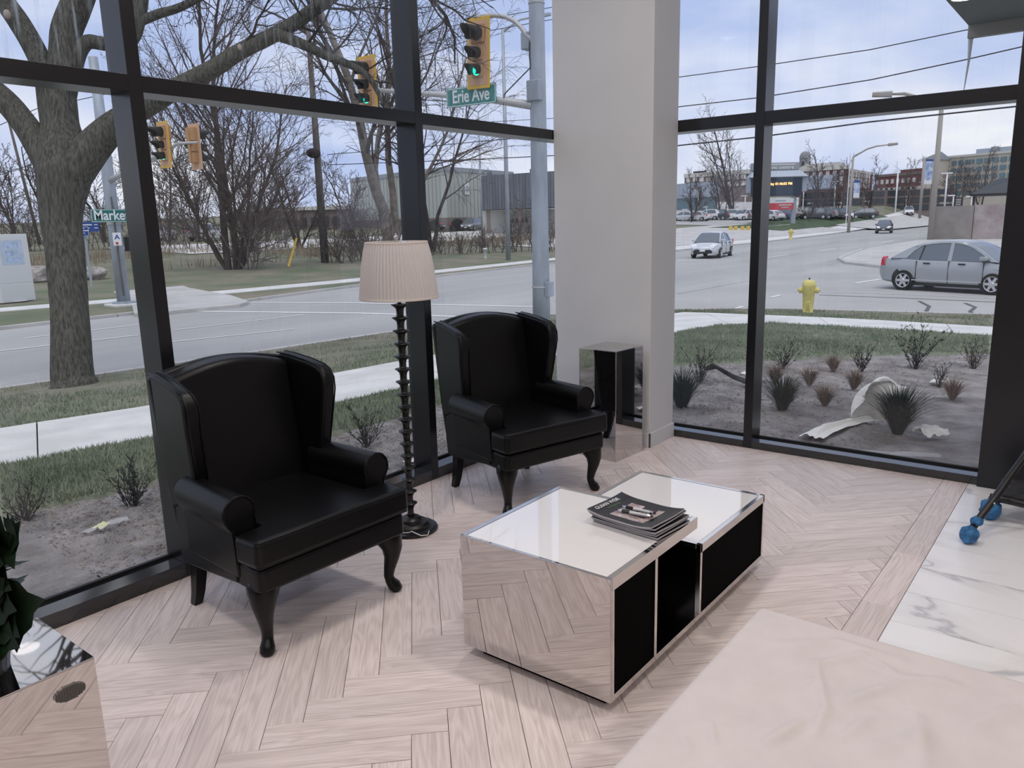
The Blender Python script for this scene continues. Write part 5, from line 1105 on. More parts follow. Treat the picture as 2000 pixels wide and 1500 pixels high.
def loft(rings):
    n = len(rings[0]); mb = MB(); vs = [p for r_ in rings for p in r_]; fs = []
    for i in range(len(rings)-1):
        for k in range(n-1): fs.append((i*n+k, i*n+k+1, (i+1)*n+k+1, (i+1)*n+k))
    fs += [tuple(range(n)), tuple(range((len(rings)-1)*n, len(rings)*n))]
    return mb.add(vs, fs)
def make_car(label, loc, rz, col, detail=2, style='sedan', grp=None, k=1.0):
    t = thing('car', label, 'car', loc, rz, grp); t.scale = (k, k, k)
    paint_ = 'car_'+col
    if style == 'sedan':
        deck = [(-2.22, .80), (-2.12, .98), (-1.6, 1.03), (-.5, .99), (.9, .97), (1.35, .93), (1.9, .80), (2.12, .70), (2.22, .58)]
        roof = [(-1.80, 1.03), (-1.5, 1.20), (-1.18, 1.37), (-.85, 1.475), (-.4, 1.535), (0, 1.545), (.35, 1.505), (.7, 1.37), (1.05, 1.15), (1.38, .95)]
        AP = [(1.38, .94), (1.20, .94), (.90, 1.16), (.62, 1.33), (.36, 1.43), (.40, 1.485), (.72, 1.36), (1.06, 1.15)]; BP = [(-.04, .95), (.08, .95), (.05, 1.49), (-.05, 1.49)]; CP = [(-1.82, 1.0), (-1.30, 1.0), (-1.12, 1.22), (-.88, 1.41), (-.70, 1.45), (-.86, 1.472), (-1.2, 1.355), (-1.5, 1.19)]
        rf = (-1.10, .45)
    else:
        deck = [(-2.15, .85), (-2.10, 1.05), (-1.6, 1.08), (-.5, 1.06), (.9, 1.05), (1.35, 1.0), (1.9, .92), (2.1, .80), (2.18, .62)]
        roof = [(-2.08, 1.06), (-1.95, 1.35), (-1.6, 1.60), (-.8, 1.68), (.0, 1.68), (.4, 1.60), (.85, 1.30), (1.2, 1.03)]
        AP = [(1.2, 1.03), (1.06, 1.03), (.38, 1.58), (.46, 1.6)]; BP = [(.0, 1.03), (.1, 1.03), (.07, 1.65), (-.03, 1.65)]; CP = [(-2.08, 1.04), (-1.5, 1.04), (-1.35, 1.62), (-1.65, 1.59), (-1.95, 1.34)]
        rf = (-1.6, .36)
    wid = [(-2.22, .66), (-2.05, .78), (-1.6, .845), (0, .86), (1.5, .85), (1.95, .79), (2.15, .66), (2.22, .56)]
    zbt = [(-2.22, .42), (-2.1, .27), (-1.7, .22), (1.7, .20), (2.1, .22), (2.22, .34)]
    xs_ = [-2.22, -2.18, -2.1, -1.95, -1.75, -1.4, -1.0, -.5, 0, .5, .9, 1.2, 1.5, 1.8, 2.0, 2.12, 2.18, 2.22]
    R_ = []
    for x in xs_:
        w, zb, zt = interp(wid, x), interp(zbt, x), interp(deck, x); zm = zb+(zt-zb)*.50
        half = [(w*.86, zb), (w*.975, zb+.07), (w*.99, zm-.05), (w, zm+.08), (w*.965, zt-.10), (w*.90, zt-.02), (w*.55, zt+.012), (0, zt+.02)]
        R_.append([(x, -y, z) for y, z in half]+[(x, y, z) for y, z in reversed(half[:-1])])
    body = loft(R_).build('body', paint_, t, smooth=True)
    md = body.modifiers.new('edge', 'EDGE_SPLIT'); md.split_angle = .7
    # cabin glass with painted roof and pillars
    R_ = []; gx = [a for a, _ in roof]
    zb0 = deck[4][1]-.02
    def wside(z): return .79+(.58-.79)*max(0, (z-zb0)/.56)
    for x, zt in roof:
        ws = wside(zt-.03); half = [(.79, min(zb0, zt-.02)), (ws, zt-.035), (ws*.86, zt), (0, zt+.018)]
        R_.append([(x, -y, z) for y, z in half]+[(x, y, z) for y, z in reversed(half[:-1])])
    loft(R_).build('cabin_glass', 'car_glass', t, smooth=False)
    R_ = []
    for q in range(9):
        x = rf[0]+(rf[1]-rf[0])*q/8; zt = interp(roof, x)+.008; ws = wside(zt-.05)+.012
        half = [(ws+.012, zt-.075), (ws, zt-.03), (ws*.86, zt+.002), (0, zt+.022)]; R_.append([(x, -y, z) for y, z in half]+[(x, y, z) for y, z in reversed(half[:-1])])
    loft(R_).build('roof', paint_, t, smooth=True)
    for s in (-1, 1):
        for nm, P_ in (('pillar', AP), ('pillar', BP), ('pillar', CP)):
            MB().prism(P_, 0, 1, lambda x, z, u, s=s: (x, s*(wside(z)+(.014 if u else -.03)), z)).build(nm, paint_, t, bevel=.006 if detail > 1 else 0)
        if detail > 1:
            MB().prism([(-.90, .97), (-.865, .97), (-.80, 1.44), (-.835, 1.43)], 0, 1, lambda x, z, u, s=s: (x, s*(wside(z)+(.012 if u else -.01)), z)).build('window_divider', 'trim_black', t)
            MB().box(.93, 1.12, s*.80, s*.98, .98, 1.10).build('door_mirror', paint_, t, bevel=.03, seg=3)
            for x in (-.62, .42): MB().box(x-.11, x+.09, s*.845, s*.875, .845, .885).build('door_handle', 'trim_black', t, bevel=.008)
            for x in (-.95, .03, 1.02): MB().box(x-.005, x+.005, s*.80, s*.864, .28, .93).build('door_seam', 'trim_black', t)
            MB().box(-1.05, 1.0, s*.84, s*.873, .33, .36).build('sill_strip', 'rim', t)
            MB().box(-1.0, 1.0, s*.78, s*.84, .17, .24).build('underside', 'trim_black', t)
        for x in (-1.32, 1.30):
            w_ = MB().lathe([(.20, -.10), (.30, -.10), (.318, -.07), (.318, .07), (.30, .10), (.20, .10)], 24).xf(Matrix.Translation((x, s*.77, .318)) @ Matrix.Rotation(PI/2, 4, 'X')).build('wheel', 'tyre', t, smooth=False)
            MB().lathe([(.385, -.02), (.385, .0), (.001, .0)], 24, cap=False).xf(Matrix.Translation((x, s*.835, .36)) @ Matrix.Rotation(-s*PI/2, 4, 'X')).build('wheel_arch', 'trim_black', t)
            if detail > 1:
                rm = MB().lathe([(.215, .0), (.225, .03), (.205, .02), (.20, .0)], 24, cap=False)
                for q in range(6):
                    a = q*PI/3; c_, s_ = math.cos(a), math.sin(a); rm.add([(c_*.03-s_*.045, s_*.03+c_*.045, .02), (c_*.21-s_*.035, s_*.21+c_*.035, .012), (c_*.21+s_*.035, s_*.21-c_*.035, .012), (c_*.03+s_*.045, s_*.03-c_*.045, .02)], [(0, 1, 2, 3)])
                rm.lathe([(.06, .02), (.05, .03), (.001, .032)], 12, cap=False)
                rm.xf(Matrix.Translation((x, s*.865, .318)) @ Matrix.Rotation(-s*PI/2, 4, 'X')).build('rim', 'rim', w_)
                MB().lathe([(.21, .0), (.001, .0)], 20, cap=False).xf(Matrix.Translation((x, s*.862, .318)) @ Matrix.Rotation(-s*PI/2, 4, 'X')).build('hub_shadow', 'trim_black', w_)
            else:
                MB().lathe([(.20, .0), (.001, .012)], 14, cap=False).xf(Matrix.Translation((x, s*.875, .318)) @ Matrix.Rotation(-s*PI/2, 4, 'X')).build('rim', 'rim', w_)
        tlz = deck[1][1]
        MB().prism([(-2.16, tlz-.22), (-1.96, tlz-.22), (-2.02, tlz-.08), (-2.06, tlz+.06), (-2.13, tlz-.04)], 0, 1, lambda x, z, u, s=s: (x-.012, s*(interp(wid, x)*.985+(.012 if u else -.30)), z)).build('tail_lamp', 'lamp_red', t, bevel=.004)
        MB().prism([(2.17, .60), (1.80, .76), (1.86, .84), (2.12, .73)], 0, 1, lambda x, z, u, s=s: (x+.03, s*(interp(wid, x)*.98+(.02 if u else -.30)), z)).build('head_lamp', 'lamp_clear', t, bevel=.004)
    MB().prism([(-.52, .30), (.52, .30), (.58, .42), (.40, .60), (-.40, .60), (-.58, .42)], 0, 1, lambda y, z, u: (2.262-.07*abs(y)-.10*max(0, z-.45)-(.08 if u else 0), y, z)).build('grille', 'trim_black', t)
    MB().box(2.255, 2.285, -.16, .16, .42, .53).build('licence_plate', 'plate', t); MB().box(-2.25, -2.22, -.16, .16, .62, .72).build('licence_plate', 'plate', t)
    return t
make_car('silver sedan with red tail lamp, cut off by the right frame post', (27.55, 3.90, -.846), math.radians(-106.5), 'silver')
make_car('pale silver sedan facing the viewer on the avenue beside the column', (45.6, 19.9, -.85), math.radians(189), 'pale_silver')
make_car('black sedan driving toward the viewer far up the avenue', (101.0, 22.6, -.85), math.radians(190), 'black')
PK = [
 ((116.73,55.68,0.93), 'pale_silver', 'sedan', 92, 'first parked silver car from the column in the far lot'), ((116.98,53.87,0.89), 'white', 'sedan', 88, 'white parked car, second from the column in the far lot'), ((119.79,53.14,1.0), 'white', 'suv', 95, 'white parked van, third from the column in the far lot'), ((120.02,51.59,0.96), 'dark', 'suv', 85, 'dark parked car below the broad bare tree'), ((120.24,49.89,0.93), 'white', 'suv', 100, 'white parked van right of the broad bare tree trunk'), ((120.44,48.46,0.89), 'grey', 'sedan', 92, 'grey parked car left of the white van by the mullion'), ((120.64,47.04,0.86), 'white', 'suv', 150, 'white parked van touching the side window mullion'),
 ((119.9,42.89,0.72), 'white', 'sedan', 60, 'white parked car under the red banner'), ((122.53,42.71,0.83), 'blue', 'sedan', 88, 'dark blue parked car under the red banner'), ((122.66,41.8,0.81), 'grey', 'sedan', 95, 'grey parked car beside the lit sign post'), ((124.46,38.18,0.79), 'dark', 'suv', 120, 'dark parked car right of the low bare bush'), ((125.54,37.12,0.75), 'grey', 'suv', 88, 'grey parked car between two dark ones'), ((128.81,35.99,0.69), 'dark', 'suv', 150, 'dark parked car left of the street lamp pole'), ((131.5,35.18,0.64), 'white', 'sedan', 205, 'white parked hatchback at the street lamp pole foot'), ((137.71,34.13,0.62), 'dark', 'suv', 115, 'dark parked pickup right of the street lamp pole'), ((164.11,32.71,0.92), 'white', 'suv', 195, 'white parked car on the drive left of the concrete wall'), ((176.43,32.18,1.0), 'dark', 'suv', 60, 'dark parked car beside the concrete wall end'),
 ((76.05,69.0,0.55), 'dark', 'sedan', 20, 'dark parked car under the left arch of the beige building'), ((77.13,66.44,0.5), 'grey', 'suv', 200, 'grey parked hatchback in front of the beige building'), ((43.83,72.94,0.42), 'white', 'suv', 20, 'white parked van glimpsed behind the wide bare tree'), ((40.96,77.05,0.54), 'white', 'suv', 20, 'white parked van glimpsed right of the first mullion')]
for p, c_, st_, a, lb in PK: make_car(lb, p, math.radians(a), c_, 1, st_, 'parked cars')

# ================================================================== HYDRANTS, BARRIERS, LAMPS
M['hyd'] = mat('yellow hydrant paint', (.66, .58, .20), .55, var=.12, vs=8)
def hydrant(label, loc, rz):
    t = thing('fire_hydrant', label, 'fire hydrant', loc, rz, 'yellow fire hydrants')
    MB().lathe([(.13, 0), (.13, .03), (.118, .04), (.125, .25), (.138, .48), (.148, .50), (.152, .66), (.16, .68), (.16, .72), (.15, .77), (.12, .81), (.06, .83), (.001, .83)], 20, cap=False).build('barrel', 'hyd', t, smooth=True)
    for s in (-1, 1): MB().lathe([(.06, .10), (.06, .17), (.075, .18), (.075, .205), (.05, .23), (.025, .235), (.025, .26), (.001, .26)], 14, cap=False).xf(Matrix.Translation((0, 0, .58)) @ Matrix.Rotation(s*PI/2, 4, 'X')).build('outlet_cap', 'hyd', t, smooth=True)
    MB().lathe([(.08, .10), (.085, .19), (.05, .21), (.001, .21)], 14, cap=False).xf(Matrix.Translation((0, 0, .58)) @ Matrix.Rotation(-PI/2, 4, 'Y')).build('outlet_cap', 'hyd', t, smooth=True)
    for k in range(5): MB().box(.105, .135, -.05+.006*k, .05-.006*k, .12+.04*k, .135+.04*k).build('raised_rib', 'hyd', t)
    MB().lathe([(.02, .84), (.02, .88)], 5).build('operating_nut', 'trim_black', t)
    return t
hydrant('yellow fire hydrant on the near verge by the side street', (19.25, 5.9, -.79), math.radians(195))
hydrant('distant yellow fire hydrant across the avenue', (74.9, 24.9, -.72), math.radians(30)).scale = (1.15, 1.15, 1.15)
tag(MB().lathe([(.10, 0), (.10, .55), (.15, .56), (.15, .66), (.001, .68)], 12, cap=False).build('vent_stub', 'box_white', loc=(38.8,32.37,-0.72), smooth=True), 'short white vent pipe beside the pale blue light pole', 'pipe')
M['barrier'] = mat('yellow concrete barrier', (.66, .46, .10), .7)
for i, px_ in enumerate([(90.86,37.4,-0.12),(91.48,37.02,-0.14),(92.32,36.52,-0.16),(93.03,36.1,-0.18)]):
    tag(MB().prism([(-.24, 0), (.24, 0), (.21, .5), (-.21, .5)], -.2, .2, lambda x, z, u: (u, x, z)).build('barrier_block', 'barrier', loc=px_, rot=.4, bevel=.03), ['leftmost yellow barrier block in the far lot', 'second yellow barrier block from the left', 'third yellow barrier block from the left', 'rightmost yellow barrier block beside the mullion'][i], 'barrier', 'yellow barrier blocks')
tag(MB().box(-.9, .9, -.5, .5, 0, .75).build('barrier_block', 'barrier', loc=(77.16,62.48,0.39), bevel=.04), 'wide yellow bin right of the brown sign post', 'barrier')
M['lamp_white'] = mat('white light pole', (.78, .78, .77), .5)
M['lamp_tan'] = mat('concrete light pole', (.34, .31, .28), .8)
wl = [((159.79,34.12,1.27,7.5,143.7), .16, 'tall white pole in front of the second brick building'), ((131.43,37.06,1.0,5.48,123.7), .12, 'white double-head lamp pole right of the silver panels'), ((120.912,19.716,1.608,4.857,105), .12, 'white double-head lamp pole in front of the tan apartments'), ((174.64,32.6,1.13,6.01,154.2), .12, 'short white pole below the blue banner'), ((122.2,56.01,1.19,4.74,128.0), .12, 'white lamp pole below the grey arena block'), ((123.15,48.45,1.02,3.61,124.2), .10, 'white lamp pole just left of the side window mullion'), ((124.27,39.67,0.82,4.2,119.8), .10, 'white pole right of the lit sign'), ((132.45,43.22,1.29,2.54,128.1), .09, 'short lamp pole beside the lit sign post'), ((135.86,37.11,1.2,2.02,127.1), .09, 'short lamp pole left of the street lamp'), ((145.37,35.32,1.15,2.29,133.4), .09, 'short lamp pole right of the small banner'), ((166.18,33.69,1.31,3.04,148.4), .09, 'short lamp pole below the second brick building'), ((120.434,18.66,1.581,1.924,104), .09, 'short lamp pole above the concrete wall'), ((121.963,16.714,1.589,1.718,104), .09, 'short lamp pole right of the black lorry sign'), ((122.35,54.64,1.16,1.93,127.3), .08, 'short lamp pole among the parked cars left of the broad tree'), ((127.05,39.14,0.93,2.25,121.6), .08, 'short lamp pole left of the lot trees'), ((119.27,56.72,1.07,1.67,126.2), .08, 'short lamp pole beside the column')]
for i, (q, r_, lb) in enumerate(wl):
    t = lamp_post(lb, q[:3], q[3], r_, r_*.75, 'lamp_white', grp='white lot lamp poles')
    MB().box(-.1, .55, -.55 if 'double' in lb else -.1, .7, q[3]-.05, q[3]+.12).build('lamp_head', 'lamp_white', t)
sl = (105.16,27.73,-0.77,9.22,98.2)
lamp_post('concrete street lamp with curved arm across the avenue', sl[:3], sl[3], .20, .12, 'lamp_tan', [[(0, 0, sl[3]-.1), (.6, -1.4, sl[3]+.8), (1.0, -2.4, sl[3]+1.1), (1.5, -3.6, sl[3]+1.2)]], 'street lamps')
b0 = (74.566,13.008,-0.79)
lamp_post('tall concrete street lamp in front of the concrete wall', b0, 11.15, .26, .17, 'lamp_tan', [[(0, 0, 10.9), (-.4, 1.6, 11.55), (-.8, 2.7, 11.95), (-1.0, 3.6, 12.0)]], 'street lamps')
M['banner_blue'] = mat('blue and white banner print', (.10, .20, .42), .6, vs=.9, col2=(.72, .76, .82))
def banner(label, lo, hi):
    t = thing('street_banner', label, 'banner'); a, b = Vector(lo), Vector(hi)
    MB().prism([(0, a.z), (1, a.z), (1, b.z), (0, b.z)], -.02, .02, lambda u, z, v: (a.x+(b.x-a.x)*u+v, a.y+(b.y-a.y)*u+v, z)).build('cloth', 'banner_blue', t)
    MB().prism([(0, a.z-.5), (1, a.z-.5), (1, a.z), (0, a.z)], -.02, .02, lambda u, z, v: (a.x+(b.x-a.x)*u+v, a.y+(b.y-a.y)*u+v, z)).build('hem', 'box_white', t)
    MB().prism([(0, b.z-.25), (1, b.z-.25), (1, b.z), (0, b.z)], -.03, .03, lambda u, z, v: (a.x+(b.x-a.x)*u+v, a.y+(b.y-a.y)*u+v, z)).build('top_band', 'sign_blue', t)
banner('large blue and white winter banner left of the tan apartments', (114.102,21.44,5.491), (115.472,20.583,8.107))
banner('small blue and white banner on the street lamp pole', (88.871,23.169,3.641), (89.543,22.758,4.949))
bp_ = (174.3,32.63,1.13,10.69,154.0)
lamp_post('brown pole carrying the large blue banner', (114.176,21.394,0.771), 7.542, .18, .16, 'lamp_tan', grp='street lamps')
M['flag_red'] = mat('red flag cloth', (.5, .05, .05), .8)
fg = thing('flag', 'small red and white flag beside the street lamp top', 'flag'); _a = (103.413,27.628,7.967)
MB().grid(lambda u, v: (_a[0]+1.1*u, _a[1]+.3*u, _a[2]+.7*v+.1*math.sin(u*6)), 8, 3).build('cloth', 'flag_red', fg, smooth=True); MB().tube([(_a[0]+1.15, _a[1]+.3, _a[2]-8), (_a[0]+1.15, _a[1]+.3, _a[2]+.9)], .05, 6).build('flagpole', 'lamp_white', fg)

# ================================================================== BUILDINGS
M['brick'] = mat('red brick', (.16, .062, .058), .9, var=.12, vs=.4)
M['brick_brown'] = mat('brown brick', (.20, .16, .145), .9, var=.1, vs=.5)
M['cream'] = mat('cream render', (.56, .55, .50), .85)
M['tan'] = mat('tan precast wall', (.47, .43, .36), .85, var=.05, vs=.2)
M['siding'] = mat('pale green grey steel siding', (.44, .46, .42), .7)
M['siding_rib'] = mat('siding rib shade', (.40, .42, .385), .7)
M['darkclad'] = mat('dark blue grey ribbed cladding', (.13, .145, .17), .7, var=.25, vs=2, stretch=(1, 1, .1))
M['win_far'] = mat('reflective office window', (.10, .18, .21), .12, 0, .6)
M['win_dark'] = mat('dark window', (.035, .04, .045), .2)
M['win_white'] = mat('white window frame', (.62, .60, .58), .6)
M['roof_grey'] = mat('grey metal roof', (.30, .32, .34), .6)
M['panel_silver'] = mat('silver blue metal panel', (.40, .45, .52), .45, .2)
M['panel_grey'] = mat('grey blue arena panel', (.34, .38, .44), .6)
M['stone_dome'] = mat('weathered dome stone', (.25, .25, .26), .85)
M['screen'] = mat('dark sign screen', (.03, .045, .07), .3)
M['led'] = mat('amber led text', (1.0, .55, .18), .5, emit=2.2)
M['banner_red'] = mat('red advert panel', (.55, .07, .09), .6)
M['conc_wall'] = mat('weathered concrete wall', (.22, .205, .19), .9, vs=.7, col2=(.32, .29, .27), det=8)
M['conc_rough'] = mat('rough stained plaster wall', (.30, .245, .235), .95, vs=.9, col2=(.44, .385, .375), bump=1, bs=3, det=9)
class Bld:
    """a building front running from A to B (ground plan), depth behind it"""
    def __init__(s, name, label, A, B, z0, z1, depth, m, cat='building'):
        s.t = thing(name, label, cat); s.A = Vector(A[:2]); s.B = Vector(B[:2]); s.ax = (s.B-s.A).normalized(); s.L = (s.B-s.A).length
        s.back = ((s.A+s.B)/2).normalized()          # depth runs back from the street
        s.box('wall', m, 0, s.L, z0, z1, 0, depth); s.me = {}
    def P(s, u, v, z): q = s.A+s.ax*u+s.back*v; return (q.x, q.y, z)
    def box(s, name, m, u0, u1, z0, z1, v0, v1, parent=None):
        vs = [s.P(u0, v0, z0), s.P(u1, v0, z0), s.P(u1, v1, z0), s.P(u0, v1, z0), s.P(u0, v0, z1), s.P(u1, v0, z1), s.P(u1, v1, z1), s.P(u0, v1, z1)]
        return MB().add(vs, [(0, 3, 2, 1), (4, 5, 6, 7), (0, 1, 5, 4), (1, 2, 6, 5), (2, 3, 7, 6), (3, 0, 4, 7)]).build(name, m, parent or s.t)
    def window(s, u, z, w, h, m='win_far', name='window', frame=None):
        k = (w, h, m, frame)
        if k not in s.me:
            mb = MB().box(-w/2, w/2, -.25, .12, -h/2, h/2); o = mb.build(name, m, s.t)
            s.me[k] = o.data
        else:
            o = bpy.data.objects.new(name, s.me[k]); COL.objects.link(o); o.parent = s.t
        p = s.P(u, -.0, z); o.location = p; o.rotation_euler = (0, 0, math.atan2(s.ax.y, s.ax.x)); return o
# beige industrial hall across the field
_A = (80.167,92.889,0.808); _C = (73.926,67.684,0.653); _E = (90.386,69.755,0.285)
zr = 8.003
h1 = Bld('industrial_hall', 'pale ribbed steel hall with round logo and arched brick base', _A, _C, -1, zr, 26, 'siding'); h1.back = h1.back
h2 = Bld('x', '', _C, _E, -1, zr-.1, 4, 'siding')
for o in list(h2.t.children): o.parent = h1.t; o.name = 'wall'
_tmp = h2.t; h2.t = h1.t; bpy.data.objects.remove(_tmp)
zbk = 2.237
for hb in (h1, h2):
    hb.box('brick_base', 'brick_brown', 0, hb.L, -1, zbk, -.15, .5); hb.box('roof_trim', 'roof_grey', -.1, hb.L+.1, zr-.1, zr+.45, -.2, .6)
    nrib = int(hb.L/.9)
    for k in range(nrib): hb.box('rib', 'siding_rib', k*.9, k*.9+.22, zbk, zr-.1, -.09, .1)
def arch_(hb, u, w, h, zb):
    pts = [(-w/2, 0)]+[(w/2*math.cos(PI-PI*k/12), h*math.sin(PI*k/12)) for k in range(13)]+[(w/2, 0)]
    MB().prism(pts, -.22, -.1, lambda a, z, v: hb.P(u+a, v, zb+z)).build('arch', 'win_dark', hb.t)
for u in (2.2, 6.8, 11.2): arch_(h2, u, 3.8, 1.75, .35)
arch_(h1, h1.L-3.2, 3.4, 1.7, .35); arch_(h1, h1.L-10, 3.4, 1.7, .35)
lg = (78.496,68.598,5.86)
_u = (Vector(lg[:2])-h2.A).dot(h2.ax)
lo_ = h2.box('logo_board', 'box_white', _u-.55, _u+.55, lg[2]-.75, lg[2]+.75, -.35, -.1); MB().lathe([(.22, 0), (.38, 0), (.38, .05), (.22, .05)], 18, cap=False).xf(basis(h2.P(_u, -.36, lg[2]), (h2.ax.x, h2.ax.y, 0), (0, 0, 1))).build('logo_ring', 'panel_grey', lo_)
# dark cladding volume raised on posts
dk = Bld('raised_gallery', 'dark blue grey clad volume on posts right of the beige hall', (70.715,59.52,3.549), (71.344,48.67,3.208), 2.977, 6.789, 9, 'darkclad')
for k in range(26): dk.box('rib', 'darkclad', k*.36*dk.L/9.5, k*.36*dk.L/9.5+.12, 2.977, 6.789, -.06, 0)
for u in (1.1, 5.5, 8.0): dk.box('post', 'brick_brown', u-.28, u+.28, -1, 2.977, .3, .9)
dk.box('wall', 'cream', 0, dk.L, -1, 2.864, 5, 5.4)
for u in (4.3, 4.9, 5.6, 6.3): dk.box('window', 'win_dark', u, u+.3, 1.4, 1.9, 4.9, 5.05)
for u in (1.0, 7.0): dk.box('chimney', 'darkclad', u, u+.7, 6.732, 7.301, 2, 3)
# low shed glimpsed behind the trees
sh_ = Bld('low_shed', 'long low pale shed glimpsed behind the bare trees', (66.081,101.008,1.097), (73.348,85.001,0.735), -1, 4.22, 14, 'brick_brown'); sh_.box('fascia', 'cream', 0, sh_.L, 3.793, 4.291, -.4, 0)
for k in range(9): sh_.window(1.6+k*1.7, 2.2, .9, 1.2, 'win_dark')
# cream and brown block beyond the arena
cb = Bld('cream_block', 'cream topped block behind the broad bare tree', (194.132,92.997,4.736), (191.013,71.915,4.07), -2, 12.492, 20, 'brick_brown')
cb.box('cornice', 'cream', -.2, cb.L+.2, 11.596, 12.62, -.4, 1); cb.box('penthouse', 'win_dark', 2.5, 6.5, 12.492, 13.26, 3, 8)
for k in range(9):
    for z in (10.956, 9.42): cb.window(1.3+k*2.0, z, 1.2, 1.1, 'win_white')
# arena block beside the column
ar = Bld('arena_block', 'flat grey blue arena volume with dark glass base beside the column', (150.351,74.086,4.094), (146.242,62.645,3.73), 5.315, 8.221, 20, 'panel_grey'); ar.box('glass_base', 'win_far', -.2, ar.L-.6, -1, 5.315, .6, 18)
for k in range(8): ar.box('panel_seam', 'panel_silver', k*1.15, k*1.15+.06, 5.315, 8.221, -.05, 0)
# silver panels and dark bank
sv = Bld('silver_hall', 'silver ribbed panel hall right of the lit sign', (156.027,50.043,3.344), (155.889,43.528,3.139), 6.207, 8.695, 14, 'panel_silver')
for k in range(5): sv.box('panel_seam', 'panel_grey', .5+k*1.4, .9+k*1.4, 6.207, 8.695, -.08, 0)
bk_ = Bld('garage_deck', 'dark parking deck running under the brick buildings', (163.964,53.207,3.452), (172.377,28.987,2.7), -2, 5.849, 10, 'brick_brown')
for z0, z1 in ((4.654, 5.65), (3.161, 4.256), (1.767, 2.862)):
    for k in range(7): bk_.box('deck_opening', 'win_dark', k*4+.4, k*4+3.8, z0, z1, -.1, .1)
# brick school with dome
sc = Bld('brick_school', 'red brick building with stone dome tower', (223.009,73.492,6.925), (221.109,59.163,6.343), -2, 13.16, 25, 'brick')
sc.box('cornice', 'cream', -.3, sc.L+.3, 12.889, 13.568, -.6, 25)
MB().prism([(0, 0), (sc.L, 0), (sc.L-2.5, 1.3), (2.5, 1.3)], 0, 12, lambda a, z, v: sc.P(a, v, 13.568+z)).build('roof', 'cream', sc.t)
for k in range(7):
    for z in (12.074, 10.581, 9.087):
        o = sc.window(1.3+k*1.9, z, .95, 1.25, 'win_white')
sw2 = Bld('brick_wing', 'red brick wing running back right of the dome building', (221.109,59.163,6.343), (250.259,60.209,6.704), -2, 12.744, 12, 'brick')
sw2.box('cornice', 'cream', -.2, sw2.L+.2, 12.327, 13.022, -.4, 2)
for k in range(8):
    for z in (11.632, 10.242, 8.852): sw2.window(1.5+k*3.2, z, 1.5, 1.2, 'win_white')
dm = (224.709,71.855,13.341); hd = 18.461-dm[2]
dt = thing('dome_tower', 'grey stone dome tower rising above the red brick building', 'tower', (dm[0], dm[1], dm[2]-2))
MB().lathe([(1.75, 0), (1.7, 2.6), (1.45, 2.7), (1.40, 2+hd*.62), (1.55, 2+hd*.63), (1.45, 2+hd*.68), (1.38, 2+hd*.78), (1.1, 2+hd*.90), (.6, 2+hd*.98), (.15, 2+hd), (.001, 2+hd)], 16, cap=False).build('tower_body', 'stone_dome', dt, smooth=False)
MB().box(-1.6, -1.2, -.3, .3, 2.9, 4.3).build('opening', 'win_dark', dt); MB().box(-.3, .3, -1.6, -1.2, 2.9, 4.3).build('opening', 'win_dark', dt)
b2 = Bld('brick_terrace', 'second long red brick building left of the large blue banner', (225.106,53.561,4.851), (216.026,40.124,4.322), -2, 11.002, 14, 'brick')
b2.box('cornice', 'brick_brown', -.2, b2.L+.2, 10.489, 11.13, -.3, 1); b2.box('base_storey', 'cream', 0, b2.L, -2, 7.673, -.3, 0); b2.box('penthouse', 'brick', 8.5, b2.L, 11.002, 11.898, .5, 8)
for k in range(8):
    b2.window(1.0+k*1.75, 9.209, .8, 1.1, 'win_white'); b2.window(1.0+k*1.75, 7.161, .9, .9, 'win_dark')
# tan apartments
tp = Bld('tan_apartments', 'tan five storey apartment building with teal windows', (198.626,32.374,3.943), (191.806,17.701,3.384), -2, 13.056, 18, 'tan')
for i, zpx in enumerate([11.66,10.051,8.441,6.723,5.221]):
    for u, w in ((1.4, 1.0), (2.9, 1.0), (4.15, .5), (4.85, .35), (5.6, .5), (7.0, 1.15), (8.6, 1.15), (10.4, 1.15), (12.1, 1.15), (13.8, 1.15)): tp.window(u, zpx, w, .95, 'win_far')
tp.box('cornice', 'cream', -.2, tp.L+.2, 12.841, 13.27, -.3, 1)
tp.box('roof_plant', 'panel_silver', 6.0, 13.5, 13.056, 14.344, 3, 9); tp.box('roof_plant', 'roof_grey', 9.2, 10.8, 13.378, 14.558, 2.6, 6)
tq = Bld('tan_gable_block', 'tan block with grey gable roof beside the large blue banner', (190.672,35.917,4.02), (198.905,32.015,3.932), -2, 12.45, 16, 'tan')
MB().prism([(-.4, 0), (tq.L+.6, 0), (tq.L*.62, 1.685)], -.5, 14, lambda a, z, v: tq.P(a, v, 12.45+z)).build('gable_roof', 'roof_grey', tq.t)
for z in [11.46,10.032,8.603]: tq.window(4.7, z, .5, .6, 'win_dark')
tq.box('entry', 'win_dark', 3.4, 5.5, -2, 7.284, -.1, .2)
